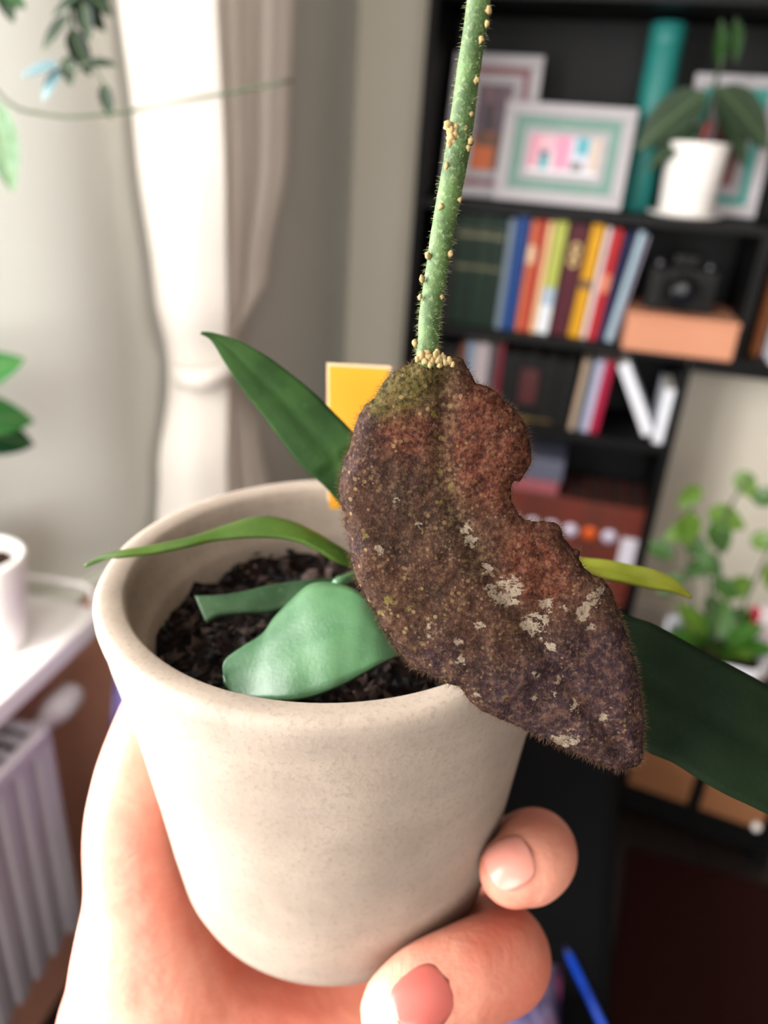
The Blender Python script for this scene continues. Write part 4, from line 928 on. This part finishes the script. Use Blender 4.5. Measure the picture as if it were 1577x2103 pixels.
for t in random.choices(tris, areas, k=5500):
    a, b = random.random(), random.random()
    if a + b > 1: a, b = 1 - a, 1 - b
    P = [Vector(lv[i]) for i in t.vertices]; p = P[0] + (P[1] - P[0]) * a + (P[2] - P[0]) * b
    d = Vector((random.uniform(-.9, .9), random.uniform(-1.1, .7), random.uniform(.25, .9))).normalized()
    rt.append((ML @ p, R3 @ d, random.uniform(.0004, .0011)))
for i in range(nO):
    a, b = OUT[i], OUT[(i + 1) % nO]; tv = (b - a); nv = Vector((tv.y, -tv.x)).normalized()
    if inside(a.x + nv.x * .3, a.y + nv.y * .3): nv = -nv
    for k in range(7):
        q = a.lerp(b, random.random()); z = leaf_z(q.x, q.y)[0] if k == 0 else z
        d = Vector((nv.x + random.uniform(-.6, .6), nv.y + random.uniform(-.6, .6), random.uniform(-.2, .5))).normalized()
        rt.append((ML @ Vector((q.x * .001, q.y * .001, z * .001 - .0002)), R3 @ d, random.uniform(.0004, .0012)))
hairs('leaf_hairs', rt, FUZZ.m, bl, .000016)

# green leaves
def green(c0, c1, pale, rough=.42, trans=.25, speck=.25):
    s = NT('hoya_leaf'); v = s.coord(); n1 = s.noise(v, 70, 4); n2 = s.noise(v, 1500, 3)
    c = s.mix(s.step(n1, .3, .7), lin(c0), lin(c1)); c = s.mix(s.math('MULTIPLY', s.step(n2, .58, .8), speck), c, lin(pale))
    s.set(c, rough, spec=.5 if rough < .45 else .22 if rough < .8 else .06); s.bump(s.math('ADD', n2, s.math('MULTIPLY', n1, 2)), .18, .0004); s.translucent(trans, c); return s.m
def sheet(name, E, mat, bulge, fold=0.0, n=60, k=14, th=.0009, label=None):
    A, B = arclen(spline(E[0], 200), n), arclen(spline(E[1], 200), n); vs = []
    for i in range(n):
        t0, t1 = A[max(i - 1, 0)], A[min(i + 1, n - 1)]; u0, u1 = B[max(i - 1, 0)], B[min(i + 1, n - 1)]
        ax = ((t1 - t0) + (u1 - u0)).normalized(); ac = B[i] - A[i]; w = ac.length
        nn = ax.cross(ac); nn = nn.normalized() if nn.length > 1e-9 else Vector((0, 0, 1))
        if nn.z < 0: nn = -nn
        for j in range(k + 1):
            s = j / k; z = bulge * w * math.sin(math.pi * s) - fold * w * math.exp(-((s - .5) / .10) ** 2)
            z += .00025 * noise.noise(A[i].lerp(B[i], s) * 140) * math.sin(math.pi * s)
            vs.append(A[i].lerp(B[i], s) + nn * z)
    fs = [(i * (k + 1) + j, i * (k + 1) + j + 1, (i + 1) * (k + 1) + j + 1, (i + 1) * (k + 1) + j) for i in range(n - 1) for j in range(k)]
    o = obj(name, mesh(name, vs, fs, True), mat, hoya); solid(o, th, 0)
    if label: tag(o, label)
    return o, A, B
GL = green((18, 36, 14), (33, 54, 22), (74, 90, 62), .8, .12); GF = green((44, 82, 50), (68, 104, 68), (112, 140, 110), .38, .12, .2)
GT = green((50, 74, 20), (72, 96, 32), (112, 134, 70), .45, .3); GY = green((98, 104, 20), (120, 122, 34), (146, 146, 70), .5, .3); GD = green((7, 15, 6), (12, 22, 9), (20, 36, 20), .85, .03, .3)
GC = green((28, 50, 28), (48, 74, 46), (120, 144, 112), .45, .2)
base = Vector(STEM[-1][:3])
def petiole(p, mat):
    m = MB(); q = Vector(p); mid_ = (q + base) / 2 + Vector((0, -.002, .004)); m.tube(spline([tuple(q), tuple(mid_), tuple(base)], 12), .0011, 8); m.build('petiole', mat, hoya)
for nm, E, mt, bu, fo, lb in (('leaf', LV_TALL, GL, .05, .05, 'pointed dark green leaf rising to the upper left'), ('leaf', LV_THIN, GT, .12, .0, 'thin arched light green leaf over the left rim'),
                              ('leaf', LV_FRONT, GF, .05, .015, 'pale glossy green leaf bent down inside the pot'), ('leaf', LV_CURLED, GC, -.10, .0, 'curled leaf with a pale underside behind the glossy one'),
                              ('leaf', LV_YELLOWISH, GY, -.06, .06, 'yellow-green leaf pointing right'), ('leaf', LV_BROAD, GD, .04, .04, 'broad dark green leaf running out to the right')):
    o, A, B = sheet(nm, E, mt, bu, fo, label=lb)
for E, mt, end in ((LV_TALL, GL, -1), (LV_THIN, GT, -1), (LV_CURLED, GC, -1), (LV_YELLOWISH, GY, 0), (LV_BROAD, GD, 0)):
    petiole([(a + b) / 2 for a, b in zip(E[0][end], E[1][end])], mt)
petiole(LV_FRONT[0][7], GF)

# yellow card stuck in the soil at the back of the pot
bl_, tl_, tr_ = Vector(CARD_BL), Vector(CARD_TL), Vector(CARD_TR)
yd = (bl_ - tl_).normalized(); H_ = (bl_ - tl_).length + .010; W_ = (tr_ - tl_).length; xd = (tr_ - tl_).normalized(); nd = xd.cross(-yd)
if nd.y > 0: nd = -nd
tg = thing('plant_tag', 'yellow card strip with a pale edge stuck upright in the soil behind the brown leaf', 'plant tag', Matrix.Translation(tl_ + yd * H_ + xd * W_ / 2))
m = MB(); m.add([tl_ + xd * x + yd * y + nd * z for x in (0, W_) for y in (0, H_) for z in (0, .0006)], [(0, 1, 3, 2), (4, 6, 7, 5), (0, 4, 5, 1), (2, 3, 7, 6), (0, 2, 6, 4), (1, 5, 7, 3)])
m.build('card', plain((206, 176, 140), .6, var=.02), tg)
e = .0006; m = MB(); m.add([tl_ + xd * x + yd * y + nd * z for x in (e, W_ - e) for y in (e, H_) for z in (.0006, .0008)], [(0, 1, 3, 2), (4, 6, 7, 5), (0, 4, 5, 1), (2, 3, 7, 6), (0, 2, 6, 4), (1, 5, 7, 3)])
m.build('yellow_face', plain((208, 146, 30), .5, var=.03), tg)

# ------------------------------------------------------------------ the hand that holds the pot
m = MB()
for chain in (H_THUMB, H_RING, H_MIDDLE, H_PALM, H_PALM_BACK, H_INDEX, H_LITTLE, H_FOREARM, H_FOREARM_B):
    q = spline(chain, max(12, 7 * len(chain))); m.tube([p[:3] for p in q], [p[3] for p in q], 20, True, True)
ho = m.build('hand', None)
rm = ho.modifiers.new('skin', 'REMESH'); rm.mode = 'VOXEL'; rm.voxel_size = .0011
sm_ = ho.modifiers.new('soften', 'SMOOTH'); sm_.factor = .5; sm_.iterations = 9
bpy.context.view_layer.update()
dg = bpy.context.evaluated_depsgraph_get()
me2 = bpy.data.meshes.new_from_object(ho.evaluated_get(dg)); ho.modifiers.clear()
me2.polygons.foreach_set('use_smooth', [True] * len(me2.polygons)); ho.data = me2
tag(ho, 'left hand with bare skin gripping the stoneware pot, thumb at left, fingertips at right', 'hand')
SK = NT('skin'); v = SK.coord(); n1 = SK.noise(v, 45, 4); n2 = SK.noise(v, 700, 4); w1 = SK.noise(SK.mapping(v, (130, 130, 320), (.5, .3, .4)), 1, 4, .6, .8)
c = SK.mix(SK.step(n1, .3, .7), lin((208, 146, 125)), lin((188, 110, 91)))
SK.set(c, .5, spec=.4); SK.bump(SK.math('ADD', SK.math('MULTIPLY', n2, .4), SK.math('MULTIPLY', w1, 1.3)), .35, .0011)
SK.b.inputs['Subsurface Weight'].default_value = .35; SK.b.inputs['Subsurface Radius'].default_value = (1, .32, .16); SK.b.inputs['Subsurface Scale'].default_value = .004
me2.materials.clear(); me2.materials.append(SK.m)
from mathutils.bvhtree import BVHTree
bvh = BVHTree.FromPolygons([q.co for q in me2.vertices], [tuple(p.vertices) for p in me2.polygons])
def nail(C, tip, w, L, mat, rc=.0072):
    C, tip = Vector(C), Vector(tip); p, nrm, *_ = bvh.find_nearest(C); ax = (tip - C); ax = (ax - nrm * ax.dot(nrm)).normalized(); sd = ax.cross(nrm)
    vs = []; nu, nv = 14, 16
    for i in range(nv + 1):
        v_ = -1 + 2 * i / nv; half = (1 - abs(v_) ** 3.2) ** (1 / 2.6) if abs(v_) < 1 else .02
        for j in range(nu + 1):
            u_ = -1 + 2 * j / nu; x = u_ * half * w / 2; y = v_ * L / 2
            q = C + sd * x + ax * y; q0, n0, *_ = bvh.find_nearest(q)
            ideal = p + sd * x + ax * y - nrm * (rc - math.sqrt(max(1e-9, rc * rc - x * x))) - nrm * (.9 * y * y / .02)
            vs.append(ideal.lerp(q0, .55) + nrm * .0003)
    o = obj('fingernail', mesh('fingernail', vs, [(i * (nu + 1) + j, i * (nu + 1) + j + 1, (i + 1) * (nu + 1) + j + 1, (i + 1) * (nu + 1) + j) for i in range(nv) for j in range(nu)], True), mat, ho)
    solid(o, .0005, 0); return o
def nail_mat(rgb):
    s = NT('nail'); s.set(lin(rgb), .28, spec=.5); s.b.inputs['Subsurface Weight'].default_value = .3; s.b.inputs['Subsurface Radius'].default_value = (1, .4, .3); s.b.inputs['Subsurface Scale'].default_value = .002; return s.m
nail(*NAIL_A, .0112, .0105, nail_mat((198, 132, 118))); nail(*NAIL_B, .0118, .0125, nail_mat((170, 88, 80)))
